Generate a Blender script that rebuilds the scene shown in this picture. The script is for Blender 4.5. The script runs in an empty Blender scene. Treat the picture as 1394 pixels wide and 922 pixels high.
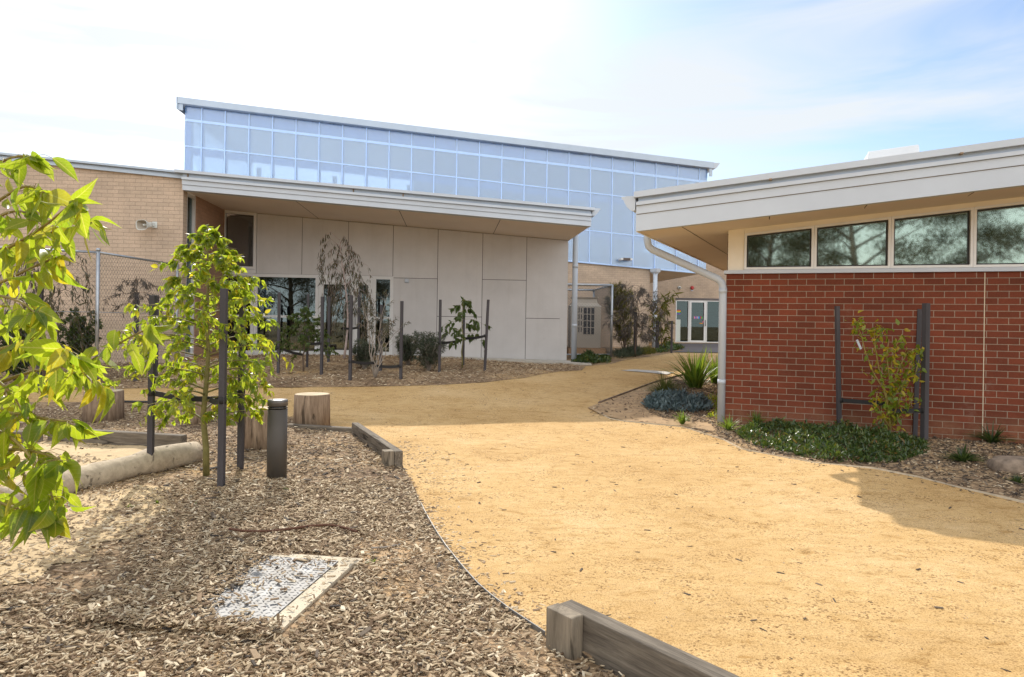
import bpy, math, random
import numpy as np
from mathutils import Vector, Matrix, noise as mnoise
from mathutils.geometry import delaunay_2d_cdt

random.seed(7)
RNG = np.random.default_rng(11)
R = math.radians
scene = bpy.context.scene
COL = scene.collection

# ------------------------------------------------------------------ camera
W0, H0, F0, HX, HY = 1394.0, 922.0, 930.0, 697.0, 437.0     # pixel frame of the plan
ROLL = 0.015
CAM = Vector((0, 0, 1.5))
c_r = Vector((math.cos(ROLL), 0, math.sin(ROLL)))
c_u = Vector((-math.sin(ROLL), 0, math.cos(ROLL)))
c_f = Vector((0, 1, 0))
cam_data = bpy.data.cameras.new("camera")
cam = bpy.data.objects.new("camera", cam_data)
COL.objects.link(cam)
cam_data.sensor_width = 36.0
cam_data.lens = F0 / W0 * 36.0
cam_data.shift_y = (HY - H0 / 2) / W0
cam_data.clip_start = 0.05
cam_data.clip_end = 2000
cam.matrix_world = Matrix(((c_r.x, c_u.x, -c_f.x, CAM.x), (c_r.y, c_u.y, -c_f.y, CAM.y), (c_r.z, c_u.z, -c_f.z, CAM.z), (0, 0, 0, 1)))
scene.camera = cam

# ------------------------------------------------------------------ light
SUN_EL, SUN_AZ = R(35.0), R(-18.3)          # azimuth measured from +Y towards +X
SKY_STRENGTH = 0.085
EXPOSURE = 1.15
sd = bpy.data.lights.new("sun", 'SUN')
sd.energy = 2.3
sd.angle = R(0.55)
sd.color = (1.0, 0.93, 0.82)
sun = bpy.data.objects.new("sun", sd)
COL.objects.link(sun)
to_sun = Vector((math.sin(SUN_AZ) * math.cos(SUN_EL), math.cos(SUN_AZ) * math.cos(SUN_EL), math.sin(SUN_EL)))
sun.rotation_euler = to_sun.to_track_quat('Z', 'Y').to_euler()
sun.location = (-8, 20, 25)

world = bpy.data.worlds.new("World")
scene.world = world
world.use_nodes = True
wn, wl = world.node_tree.nodes, world.node_tree.links
wn.clear()
w_out = wn.new('ShaderNodeOutputWorld')
w_bg = wn.new('ShaderNodeBackground')
w_sky = wn.new('ShaderNodeTexSky')
w_sky.sky_type = 'NISHITA'
w_sky.sun_disc = False
w_sky.sun_elevation = SUN_EL
w_sky.sun_rotation = SUN_AZ
w_sky.altitude = 100
w_sky.air_density = 1.0
w_sky.dust_density = 1.0
w_sky.ozone_density = 3.0
# thin cirrus: noise on the direction of view, stretched along one axis
w_tc = wn.new('ShaderNodeTexCoord')
w_map = wn.new('ShaderNodeMapping')
w_map.inputs['Rotation'].default_value = (R(10), R(22), R(20))
w_map.inputs['Scale'].default_value = (1.2, 1.7, 6.5)
w_map.inputs['Location'].default_value = (0.35, 0.0, 0.15)
w_n = wn.new('ShaderNodeTexNoise')
w_n.inputs['Scale'].default_value = 1.5
w_n.inputs['Detail'].default_value = 6
w_n.inputs['Roughness'].default_value = 0.55
w_n.inputs['Distortion'].default_value = 0.5
w_rmp = wn.new('ShaderNodeMapRange')
w_rmp.inputs['From Min'].default_value = 0.43
w_rmp.inputs['From Max'].default_value = 0.63
w_rmp.inputs['To Min'].default_value = 0.08
w_rmp.inputs['To Max'].default_value = 0.9
w_rmp.clamp = True
w_mix = wn.new('ShaderNodeMixRGB')
w_mix.inputs['Color2'].default_value = (4.7, 4.9, 5.0, 1)
wl.new(w_tc.outputs['Generated'], w_map.inputs['Vector'])
wl.new(w_map.outputs['Vector'], w_n.inputs['Vector'])
wl.new(w_n.outputs['Fac'], w_rmp.inputs['Value'])
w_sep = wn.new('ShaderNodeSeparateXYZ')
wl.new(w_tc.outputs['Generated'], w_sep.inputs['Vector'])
w_back_fill = wn.new('ShaderNodeMapRange')  # unseen bright cloud added behind the viewer to lift the shade
w_back_fill.inputs['From Min'].default_value = 0.15
w_back_fill.inputs['From Max'].default_value = -0.6
w_back_fill.inputs['To Min'].default_value = 0.0
w_back_fill.inputs['To Max'].default_value = 0.75
wl.new(w_sep.outputs['Y'], w_back_fill.inputs['Value'])
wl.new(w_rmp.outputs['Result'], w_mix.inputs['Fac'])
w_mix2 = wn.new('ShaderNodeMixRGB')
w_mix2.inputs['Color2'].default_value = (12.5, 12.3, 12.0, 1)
wl.new(w_back_fill.outputs['Result'], w_mix2.inputs['Fac'])
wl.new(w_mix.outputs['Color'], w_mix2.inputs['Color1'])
wl.new(w_sky.outputs['Color'], w_mix.inputs['Color1'])
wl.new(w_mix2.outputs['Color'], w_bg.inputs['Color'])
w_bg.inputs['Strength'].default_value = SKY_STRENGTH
wl.new(w_bg.outputs['Background'], w_out.inputs['Surface'])

vs = scene.view_settings
vs.view_transform = 'Standard'
vs.look = 'None'
vs.exposure = EXPOSURE
vs.gamma = 1.0
vs.use_curve_mapping = False
scene.cycles.use_denoising = True
scene.cycles.max_bounces = 10
scene.cycles.transparent_max_bounces = 24
scene.cycles.transmission_bounces = 6
scene.cycles.caustics_reflective = False
scene.cycles.caustics_refractive = False

# ------------------------------------------------------------------ plan helpers
def ray(px, py):
    return c_f + c_r * ((px - HX) / F0) + c_u * ((HY - py) / F0)

def at(px, py, y):
    return CAM + ray(px, py) * y

def gz(x, y):
    t = min(1.0, max(0.0, (y - 8.0) / 10.0))
    s = t * t * (3 - 2 * t)
    return 0.48 * s - 0.16 * math.exp(-((x - 1.2) / 2.5) ** 2 - ((y - 18.2) / 2.6) ** 2)

def G(px, py, dz=0.0):
    d = ray(px, py)
    t = 1.5
    lo, hi = 0.5, 120.0
    for _ in range(60):
        mid = 0.5 * (lo + hi)
        p = CAM + d * mid
        if p.z > gz(p.x, p.y) + dz:
            lo = mid
        else:
            hi = mid
    return CAM + d * lo

class Plane:
    """A vertical wall plane: s runs along it, z up, o out towards the viewer."""
    def __init__(self, p, u):
        self.p = Vector((p[0], p[1], 0))
        self.u = Vector((u[0], u[1], 0)).normalized()
        self.n = Vector((self.u.y, -self.u.x, 0))
    def off(self, o):
        q = self.p + self.n * o
        return Plane((q.x, q.y), (self.u.x, self.u.y))
    def pt(self, s, z, o=0.0):
        q = self.p + self.u * s + self.n * o
        return Vector((q.x, q.y, z))
    def px(self, px, py, o=0.0):
        d = ray(px, py)
        q = self.p + self.n * o - CAM
        t = q.dot(self.n) / d.dot(self.n)
        h = CAM + d * t
        return (h - self.p).dot(self.u), h.z

# ------------------------------------------------------------------ mesh helpers
class MB:
    def __init__(self):
        self.v, self.f, self.uv, self.mi, self.sm = [], [], [], [], []
    def add(self, verts, faces, uv=None, mi=0, smooth=False):
        b = len(self.v)
        self.v += [tuple(p) for p in verts]
        self.uv += uv if uv else [(p[0], p[2]) for p in verts]
        for f in faces:
            self.f.append(tuple(i + b for i in f))
            self.mi.append(mi)
            self.sm.append(smooth)
        return self
    def hexa(self, p, mi=0, uv=None):
        # p: 4 bottom (ccw from above), 4 top
        return self.add(p, [(3, 2, 1, 0), (4, 5, 6, 7), (0, 1, 5, 4), (1, 2, 6, 5), (2, 3, 7, 6), (3, 0, 4, 7)], uv, mi)
    def box(self, x0, x1, y0, y1, z0, z1, mi=0):
        return self.hexa([(x0, y0, z0), (x1, y0, z0), (x1, y1, z0), (x0, y1, z0), (x0, y0, z1), (x1, y0, z1), (x1, y1, z1), (x0, y1, z1)], mi)
    def bar(self, a, b, w, h, mi=0, up=Vector((0, 0, 1))):
        a, b = Vector(a), Vector(b)
        d = (b - a).normalized()
        x = d.cross(up)
        if x.length < 1e-4:
            x = d.cross(Vector((0, 1, 0)))
        x = x.normalized() * (w / 2)
        y = x.cross(d).normalized() * (h / 2)
        return self.hexa([a - x - y, a + x - y, b + x - y, b - x - y, a - x + y, a + x + y, b + x + y, b - x + y], mi)
    def poly(self, pl, pts, o0, o1, mi=0):
        """polygon (s,z) in plane pl, between offsets o0 < o1"""
        n = len(pts)
        area = sum(pts[i][0] * pts[(i + 1) % n][1] - pts[(i + 1) % n][0] * pts[i][1] for i in range(n))
        if area < 0:
            pts = pts[::-1]
        v = [pl.pt(s, z, o1) for s, z in pts] + [pl.pt(s, z, o0) for s, z in pts]
        uv = [(s - o1, z) for s, z in pts] + [(s - o0, z) for s, z in pts]
        f = [tuple(range(n)), tuple(range(2 * n - 1, n - 1, -1))]
        for i in range(n):
            j = (i + 1) % n
            f.append((i, i + n, j + n, j))
        return self.add(v, f, uv, mi)
    def pbox(self, pl, s0, s1, z0, z1, o0, o1, mi=0):
        return self.poly(pl, [(s0, z0), (s1, z0), (s1, z1), (s0, z1)], o0, o1, mi)
    def band(self, pl, s0, s1, zf, a, b, o0, o1, mi=0):
        return self.poly(pl, [(s0, zf(s0) + a), (s1, zf(s1) + a), (s1, zf(s1) + b), (s0, zf(s0) + b)], o0, o1, mi)
    def tube(self, pts, rad, n=8, mi=0, cap=True, smooth=True):
        pts = [Vector(p) for p in pts]
        m = len(pts)
        rr = rad if isinstance(rad, (list, tuple)) else [rad] * m
        v, f = [], []
        x = None
        for i in range(m):
            d = (pts[min(i + 1, m - 1)] - pts[max(i - 1, 0)])
            d = d.normalized() if d.length > 1e-9 else Vector((0, 0, 1))
            if x is None:
                x = d.orthogonal().normalized()
            x = (x - d * x.dot(d))
            x = x.normalized() if x.length > 1e-6 else d.orthogonal().normalized()
            y = d.cross(x)
            for k in range(n):
                a = 2 * math.pi * k / n
                v.append(pts[i] + (x * math.cos(a) + y * math.sin(a)) * rr[i])
        for i in range(m - 1):
            for k in range(n):
                k2 = (k + 1) % n
                f.append((i * n + k, i * n + k2, (i + 1) * n + k2, (i + 1) * n + k))
        self.add(v, f, None, mi, smooth)
        if cap:
            b = len(self.v) - m * n
            self.f.append(tuple(b + k for k in range(n - 1, -1, -1)))
            self.f.append(tuple(b + (m - 1) * n + k for k in range(n)))
            self.mi += [mi, mi]
            self.sm += [False, False]
        return self
    def lathe(self, prof, n=32, mi=0, cx=0, cy=0, wob=None, smooth=True):
        v, f = [], []
        for r, z in prof:
            for k in range(n):
                a = 2 * math.pi * k / n
                q = r * (wob(a, z) if wob else 1)
                v.append((cx + q * math.cos(a), cy + q * math.sin(a), z))
        m = len(prof)
        for i in range(m - 1):
            for k in range(n):
                k2 = (k + 1) % n
                f.append((i * n + k, i * n + k2, (i + 1) * n + k2, (i + 1) * n + k))
        self.add(v, f, None, mi, smooth)
        b = len(self.v) - m * n
        self.f.append(tuple(b + (m - 1) * n + k for k in range(n)))
        self.f.append(tuple(b + k for k in range(n - 1, -1, -1)))
        self.mi += [mi, mi]
        self.sm += [False, False]
        return self
    def arrays(self, V, Fq, smooth=False, mi=0):
        """append numpy vertices (n,3) and faces (m,k)"""
        b = len(self.v)
        self.v += V.tolist()
        self.uv += [(0.0, 0.0)] * len(V)
        self.f += [tuple(r) for r in (Fq + b).tolist()]
        self.mi += [mi] * len(Fq)
        self.sm += [smooth] * len(Fq)
        return self

def world_loc(o):
    q = Vector((0, 0, 0))
    while o:
        q = q + o.location
        o = o.parent
    return q

def link(o, parent=None):
    COL.objects.link(o)
    if parent:
        o.parent = parent
    return o

def obj(name, mb, mats, parent=None, loc=None, bevel=0.0):
    base = world_loc(parent) if parent else (Vector(loc) if loc is not None else Vector((0, 0, 0)))
    me = bpy.data.meshes.new(name)
    V = np.array(mb.v, dtype=np.float64) - np.array(base)
    me.from_pydata(V.tolist(), [], mb.f)
    uvl = me.uv_layers.new(name="wall")
    li = np.empty(len(me.loops), dtype=np.int32)
    me.loops.foreach_get("vertex_index", li)
    uvl.data.foreach_set("uv", np.array(mb.uv, dtype=np.float32)[li].ravel())
    for m in (mats if isinstance(mats, (list, tuple)) else [mats]):
        me.materials.append(m)
    me.polygons.foreach_set("material_index", np.array(mb.mi, dtype=np.int32))
    me.polygons.foreach_set("use_smooth", np.array(mb.sm, dtype=bool))
    me.update()
    o = bpy.data.objects.new(name, me)
    link(o, parent)
    if not parent:
        o.location = base
    if bevel:
        b = o.modifiers.new("edge", 'BEVEL')
        b.width = bevel
        b.segments = 2
        b.limit_method = 'ANGLE'
        b.angle_limit = R(40)
    return o

def tag(o, label=None, cat=None, group=None, kind=None):
    if label: o['label'] = label
    if cat: o['category'] = cat
    if group: o['group'] = group
    if kind: o['kind'] = kind
    return o

def thing(name, label, cat, loc=(0, 0, 0), group=None):
    o = bpy.data.objects.new(name, None)
    o.empty_display_size = 0.2
    COL.objects.link(o)
    o.location = loc
    return tag(o, label, cat, group)

def fast_mesh(name, V, Fq, mats, parent=None, smooth=False, loc=None, lc=None):
    """numpy mesh of equal-sized faces"""
    base = world_loc(parent) if parent else (Vector(loc) if loc is not None else Vector((0, 0, 0)))
    V = np.asarray(V, dtype=np.float32) - np.array(base, dtype=np.float32)
    Fq = np.asarray(Fq, dtype=np.int32)
    me = bpy.data.meshes.new(name)
    k = Fq.shape[1]
    me.vertices.add(len(V))
    me.vertices.foreach_set("co", V.ravel())
    me.loops.add(Fq.size)
    me.loops.foreach_set("vertex_index", Fq.ravel())
    me.polygons.add(len(Fq))
    me.polygons.foreach_set("loop_start", np.arange(0, Fq.size, k, dtype=np.int32))
    me.polygons.foreach_set("use_smooth", np.full(len(Fq), smooth, dtype=bool))
    me.materials.append(mats)
    if lc is not None:
        at_ = me.attributes.new("leaf", 'FLOAT_VECTOR', 'POINT')
        at_.data.foreach_set("vector", np.asarray(lc, dtype=np.float32).ravel())
    me.update(calc_edges=True)
    me.validate()
    o = bpy.data.objects.new(name, me)
    link(o, parent)
    if not parent:
        o.location = base
    return o

def scatter(tv, tf, pos, X, Y, Z):
    """copies of template (tv,tf) at pos with axes X,Y,Z (already scaled)"""
    pos, X, Y, Z = (np.asarray(a, dtype=np.float64) for a in (pos, X, Y, Z))
    tv = np.asarray(tv)
    V = pos[:, None, :] + tv[None, :, 0:1] * X[:, None, :] + tv[None, :, 1:2] * Y[:, None, :] + tv[None, :, 2:3] * Z[:, None, :]
    Fq = np.asarray(tf)[None, :, :] + (np.arange(len(pos)) * len(tv))[:, None, None]
    return V.reshape(-1, 3), Fq.reshape(-1, np.asarray(tf).shape[1])

def norm(a):
    return a / np.maximum(1e-9, np.linalg.norm(a, axis=1, keepdims=True))

# ------------------------------------------------------------------ materials
def mat(name):
    m = bpy.data.materials.new(name)
    m.use_nodes = True
    n = m.node_tree.nodes
    return m, n, m.node_tree.links, n['Principled BSDF']

def ramp(n, stops, interp='LINEAR'):
    r = n.new('ShaderNodeValToRGB')
    r.color_ramp.interpolation = interp
    e = r.color_ramp.elements
    e[0].position, e[0].color = stops[0][0], (*stops[0][1], 1)
    e[1].position, e[1].color = stops[-1][0], (*stops[-1][1], 1)
    for p, c in stops[1:-1]:
        x = e.new(p)
        x.color = (*c, 1)
    return r

def noise_node(n, l, scale, detail=4, rough=0.5, coord='Object', vec=None, stretch=None, dist=0.0):
    t = n.new('ShaderNodeTexNoise')
    t.inputs['Scale'].default_value = scale
    t.inputs['Detail'].default_value = detail
    t.inputs['Roughness'].default_value = rough
    t.inputs['Distortion'].default_value = dist
    if vec is None:
        tc = n.new('ShaderNodeTexCoord')
        vec = tc.outputs[coord]
    if stretch:
        mp = n.new('ShaderNodeMapping')
        mp.inputs['Scale'].default_value = stretch
        l.new(vec, mp.inputs['Vector'])
        vec = mp.outputs['Vector']
    l.new(vec, t.inputs['Vector'])
    return t

def mixc(n, l, fac, a, b, blend='MIX'):
    m = n.new('ShaderNodeMixRGB')
    m.blend_type = blend
    for sock, val in ((m.inputs['Fac'], fac), (m.inputs['Color1'], a), (m.inputs['Color2'], b)):
        if hasattr(val, 'links') or hasattr(val, 'is_linked'):
            l.new(val, sock)
        elif isinstance(val, (int, float)):
            sock.default_value = val
        else:
            sock.default_value = (*val, 1)
    return m.outputs['Color']

def bump(n, l, height, strength, dist, bsdf, prev=None):
    b = n.new('ShaderNodeBump')
    b.inputs['Strength'].default_value = strength
    b.inputs['Distance'].default_value = dist
    l.new(height, b.inputs['Height'])
    if prev:
        l.new(prev, b.inputs['Normal'])
    l.new(b.outputs['Normal'], bsdf.inputs['Normal'])
    return b.outputs['Normal']

def plain(name, col, rough=0.5, metal=0.0, var=0.12, vscale=3.0, bmp=0.0, bscale=60.0, spec=0.5, coord='Object', stretch=None):
    m, n, l, p = mat(name)
    t = noise_node(n, l, vscale, 5, 0.6, coord, stretch=stretch)
    lo = tuple(c * (1 - var) for c in col)
    hi = tuple(min(1, c * (1 + var)) for c in col)
    r = ramp(n, [(0.3, lo), (0.7, hi)])
    l.new(t.outputs['Fac'], r.inputs['Fac'])
    l.new(r.outputs['Color'], p.inputs['Base Color'])
    p.inputs['Roughness'].default_value = rough
    p.inputs['Metallic'].default_value = metal
    p.inputs['Specular IOR Level'].default_value = spec
    if bmp:
        t2 = noise_node(n, l, bscale, 3, 0.6, coord, stretch=stretch)
        bump(n, l, t2.outputs['Fac'], bmp, 0.01, p)
    return m

def brick_mat(name, c1, c2, mortar, msize=0.010, bias=0.0, dust=False, u0=0.0, v0=0.0, rough=0.85):
    m, n, l, p = mat(name)
    uv = n.new('ShaderNodeUVMap')
    uv.uv_map = "wall"
    mp = n.new('ShaderNodeMapping')
    mp.inputs['Location'].default_value = (u0, v0, 0)
    l.new(uv.outputs['UV'], mp.inputs['Vector'])
    b = n.new('ShaderNodeTexBrick')
    b.offset = 0.5
    b.inputs['Scale'].default_value = 1.0
    b.inputs['Mortar Size'].default_value = msize / 2
    b.inputs['Mortar Smooth'].default_value = 0.12
    b.inputs['Bias'].default_value = bias
    b.inputs['Brick Width'].default_value = 0.24
    b.inputs['Row Height'].default_value = 0.086
    b.inputs['Color1'].default_value = (*c1, 1)
    b.inputs['Color2'].default_value = (*c2, 1)
    b.inputs['Mortar'].default_value = (*mortar, 1)
    l.new(mp.outputs['Vector'], b.inputs['Vector'])
    t = noise_node(n, l, 1.3, 5, 0.6)
    r = ramp(n, [(0.3, (0.80, 0.80, 0.80)), (0.7, (1.08, 1.06, 1.04))])
    l.new(t.outputs['Fac'], r.inputs['Fac'])
    c = mixc(n, l, 1.0, b.outputs['Color'], r.outputs['Color'], 'MULTIPLY')
    t2 = noise_node(n, l, 55, 3, 0.7)
    r2 = ramp(n, [(0.3, (0.82, 0.82, 0.82)), (0.65, (1.06, 1.06, 1.06))])
    l.new(t2.outputs['Fac'], r2.inputs['Fac'])
    c = mixc(n, l, 1.0, c, r2.outputs['Color'], 'MULTIPLY')
    if dust:
        sv = n.new('ShaderNodeSeparateXYZ')
        l.new(uv.outputs['UV'], sv.inputs['Vector'])
        mr = n.new('ShaderNodeMapRange')
        mr.inputs['From Min'].default_value = 0.40
        mr.inputs['From Max'].default_value = 0.02
        mr.inputs['To Max'].default_value = 0.55
        l.new(sv.outputs['Y'], mr.inputs['Value'])
        t3 = noise_node(n, l, 4.0, 6, 0.7)
        r3 = ramp(n, [(0.35, (0, 0, 0)), (0.65, (1, 1, 1))])
        l.new(t3.outputs['Fac'], r3.inputs['Fac'])
        mu_ = n.new('ShaderNodeMath')
        mu_.operation = 'MULTIPLY'
        l.new(mr.outputs['Result'], mu_.inputs[0])
        l.new(r3.outputs['Color'], mu_.inputs[1])
        c = mixc(n, l, mu_.outputs[0], c, (0.34, 0.21, 0.12))
        t4 = noise_node(n, l, 2.2, 7, 0.75)
        r4 = ramp(n, [(0.60, (0, 0, 0)), (0.78, (0.22, 0.22, 0.22))])
        l.new(t4.outputs['Fac'], r4.inputs['Fac'])
        c = mixc(n, l, r4.outputs['Color'], c, (0.42, 0.34, 0.28))
    l.new(c, p.inputs['Base Color'])
    p.inputs['Roughness'].default_value = rough
    p.inputs['Specular IOR Level'].default_value = 0.25
    inv = n.new('ShaderNodeMath')
    inv.operation = 'SUBTRACT'
    inv.inputs[0].default_value = 1.0
    l.new(b.outputs['Fac'], inv.inputs[1])
    nb = bump(n, l, inv.outputs[0], 0.7, 0.006, p)
    bump(n, l, t2.outputs['Fac'], 0.25, 0.004, p, nb)
    return m

M = {}
M['red_brick'] = brick_mat("red_brick", (0.205, 0.052, 0.026), (0.140, 0.038, 0.020), (0.33, 0.27, 0.205), 0.0085, dust=True)
M['tan_brick'] = brick_mat("tan_brick", (0.57, 0.45, 0.345), (0.51, 0.405, 0.31), (0.39, 0.31, 0.245), 0.010)
M['pink_brick'] = brick_mat("pink_brick", (0.46, 0.29, 0.20), (0.41, 0.26, 0.18), (0.33, 0.23, 0.17), 0.010)
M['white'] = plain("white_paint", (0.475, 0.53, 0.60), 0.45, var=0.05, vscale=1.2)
M['cream'] = plain("cream_paint", (0.76, 0.71, 0.60), 0.5, var=0.04, vscale=1.5)
M['frame'] = plain("pale_aluminium", (0.70, 0.71, 0.71), 0.4, var=0.03)
M['soffit'] = plain("soffit_sheet", (0.72, 0.645, 0.57), 0.75, var=0.05, vscale=0.8)
M['joint'] = plain("dark_joint", (0.06, 0.05, 0.05), 0.8)
M['roofing'] = plain("pale_roof_sheet", (0.62, 0.64, 0.66), 0.4, var=0.06)
M['flashing'] = plain("blue_grey_flashing", (0.40, 0.48, 0.58), 0.35, var=0.05, vscale=2)
def panel_mat():
    m, n, l, p = mat("cement_panel")
    g = n.new('ShaderNodeNewGeometry')
    r = ramp(n, [(0.0, (0.575, 0.57, 0.57)), (1.0, (0.64, 0.633, 0.63))])
    l.new(g.outputs['Random Per Island'], r.inputs['Fac'])
    t = noise_node(n, l, 1.6, 6, 0.65)
    r1 = ramp(n, [(0.3, (0.93, 0.93, 0.93)), (0.7, (1.04, 1.04, 1.04))])
    l.new(t.outputs['Fac'], r1.inputs['Fac'])
    t2 = noise_node(n, l, 2.2, 6, 0.7, stretch=(2.5, 2.5, 0.12))
    r2 = ramp(n, [(0.34, (0.965, 0.962, 0.955)), (0.5, (1, 1, 1))])
    l.new(t2.outputs['Fac'], r2.inputs['Fac'])
    t3 = noise_node(n, l, 22, 4, 0.8)
    r3 = ramp(n, [(0.27, (0.80, 0.79, 0.77)), (0.36, (1, 1, 1))])
    l.new(t3.outputs['Fac'], r3.inputs['Fac'])
    c = mixc(n, l, 1.0, r.outputs['Color'], r1.outputs['Color'], 'MULTIPLY')
    c = mixc(n, l, 1.0, c, r2.outputs['Color'], 'MULTIPLY')
    c = mixc(n, l, 1.0, c, r3.outputs['Color'], 'MULTIPLY')
    l.new(c, p.inputs['Base Color'])
    p.inputs['Roughness'].default_value = 0.85
    bump(n, l, t3.outputs['Fac'], 0.12, 0.01, p)
    return m
M['panel'] = panel_mat()
M['concrete'] = plain("concrete", (0.50, 0.47, 0.41), 0.9, var=0.15, vscale=5, bmp=0.3, bscale=70)
M['pit_concrete'] = plain("pit_concrete", (0.58, 0.50, 0.37), 0.9, var=0.15, vscale=9, bmp=0.4, bscale=90)
M['stake'] = plain("dark_stake", (0.055, 0.050, 0.055), 0.75, var=0.25, vscale=9, bmp=0.3, bscale=40, stretch=(1, 1, 0.1))
M['strap'] = plain("black_strap", (0.014, 0.013, 0.013), 0.7, var=0.2)
M['galv'] = plain("galvanised_steel", (0.42, 0.45, 0.48), 0.4, 0.7, var=0.12, vscale=8)
M['wire'] = plain("fence_wire", (0.16, 0.17, 0.18), 0.5, 0.6, var=0.1)
M['bollard'] = plain("bronze_paint", (0.070, 0.060, 0.050), 0.6, 0.0, var=0.1, vscale=5)
M['bollard_cap'] = plain("bollard_cap", (0.13, 0.12, 0.115), 0.33, 0.3, var=0.1)
M['lens'] = plain("bollard_lens", (0.02, 0.02, 0.02), 0.2)
M['rubber'] = plain("brown_pipe", (0.12, 0.06, 0.04), 0.85, var=0.2, spec=0.1)
M['black_pipe'] = plain("black_pipe", (0.02, 0.02, 0.02), 0.5)
M['steel_edge'] = plain("edging_steel", (0.24, 0.235, 0.225), 0.5, 0.3, var=0.3, vscale=7)
M['ac'] = plain("ac_beige", (0.52, 0.47, 0.40), 0.6, var=0.06)
M['louvre'] = plain("dark_louvre", (0.05, 0.052, 0.06), 0.5)
M['plinth'] = plain("tan_plinth", (0.52, 0.33, 0.19), 0.9, var=0.1)
M['speaker'] = plain("speaker_plastic", (0.62, 0.66, 0.64), 0.45, var=0.05)
M['speaker_in'] = plain("speaker_throat", (0.40, 0.36, 0.30), 0.6)
M['red'] = plain("red_plastic", (0.42, 0.03, 0.03), 0.4)
M['dark_metal'] = plain("brown_fixture", (0.09, 0.065, 0.055), 0.5)
M['rock'] = plain("sandstone_rock", (0.24, 0.18, 0.13), 0.95, var=0.45, vscale=9, bmp=0.8, bscale=18)
M['sand'] = plain("pit_sand", (0.53, 0.39, 0.215), 0.95, var=0.14, vscale=7, bmp=0.8, bscale=25)
M['soil'] = plain("orange_soil", (0.43, 0.285, 0.15), 0.95, var=0.2, vscale=8, bmp=0.6, bscale=35)
M['worn_soil'] = plain("worn_soil", (0.40, 0.265, 0.14), 0.95, var=0.25, vscale=6, bmp=0.6, bscale=35)
M['paving'] = plain("dark_paving", (0.13, 0.115, 0.115), 0.85, var=0.15, vscale=4)
M['earth'] = plain("dry_earth", (0.36, 0.24, 0.12), 0.95, var=0.3, vscale=0.6)

def granite():
    m, n, l, p = mat("decomposed_granite")
    big = noise_node(n, l, 0.55, 6, 0.6)
    r = ramp(n, [(0.28, (0.50, 0.315, 0.130)), (0.5, (0.605, 0.402, 0.182)), (0.75, (0.68, 0.482, 0.255))])
    l.new(big.outputs['Fac'], r.inputs['Fac'])
    med = noise_node(n, l, 5.5, 7, 0.72, dist=0.6, stretch=(1.0, 1.7, 1.0))
    r2 = ramp(n, [(0.30, (0.60, 0.52, 0.38)), (0.42, (0.93, 0.91, 0.85)), (0.62, (1.05, 1.06, 1.08))])
    l.new(med.outputs['Fac'], r2.inputs['Fac'])
    c = mixc(n, l, 1.0, r.outputs['Color'], r2.outputs['Color'], 'MULTIPLY')
    fine = noise_node(n, l, 130, 3, 0.75)
    r3 = ramp(n, [(0.34, (0.50, 0.44, 0.38)), (0.48, (0.97, 0.97, 0.97)), (0.70, (1.22, 1.25, 1.32))])
    l.new(fine.outputs['Fac'], r3.inputs['Fac'])
    c = mixc(n, l, 1.0, c, r3.outputs['Color'], 'MULTIPLY')
    sc_ = noise_node(n, l, 2.3, 8, 0.74, dist=1.2, stretch=(1.0, 2.6, 1.0))
    r5 = ramp(n, [(0.33, (0.70, 0.60, 0.42)), (0.41, (1, 1, 1))])
    l.new(sc_.outputs['Fac'], r5.inputs['Fac'])
    c = mixc(n, l, 0.75, c, r5.outputs['Color'], 'MULTIPLY')
    # coarse grey and rusty grains
    vo = n.new('ShaderNodeTexVoronoi')
    vo.inputs['Scale'].default_value = 85
    tc = n.new('ShaderNodeTexCoord')
    l.new(tc.outputs['Object'], vo.inputs['Vector'])
    sep = n.new('ShaderNodeSeparateColor')
    l.new(vo.outputs['Color'], sep.inputs['Color'])
    gr = ramp(n, [(0.0, (0.16, 0.11, 0.08)), (0.10, (0.30, 0.20, 0.14)), (0.14, (1, 1, 1)), (0.93, (1, 1, 1)), (0.96, (1.3, 1.3, 1.35))], 'CONSTANT')
    l.new(sep.outputs['Red'], gr.inputs['Fac'])
    clump = ramp(n, [(0.42, (0.05, 0.05, 0.05)), (0.62, (0.75, 0.75, 0.75))])
    cn = noise_node(n, l, 2.1, 5, 0.7)
    l.new(cn.outputs['Fac'], clump.inputs['Fac'])
    c2 = mixc(n, l, 1.0, c, gr.outputs['Color'], 'MULTIPLY')
    c = mixc(n, l, clump.outputs['Color'], c, c2)
    l.new(c, p.inputs['Base Color'])
    p.inputs['Roughness'].default_value = 0.95
    p.inputs['Specular IOR Level'].default_value = 0.15
    nb = bump(n, l, med.outputs['Fac'], 0.55, 0.03, p)
    bump(n, l, fine.outputs['Fac'], 0.5, 0.006, p, nb)
    return m
M['granite'] = granite()

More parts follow.
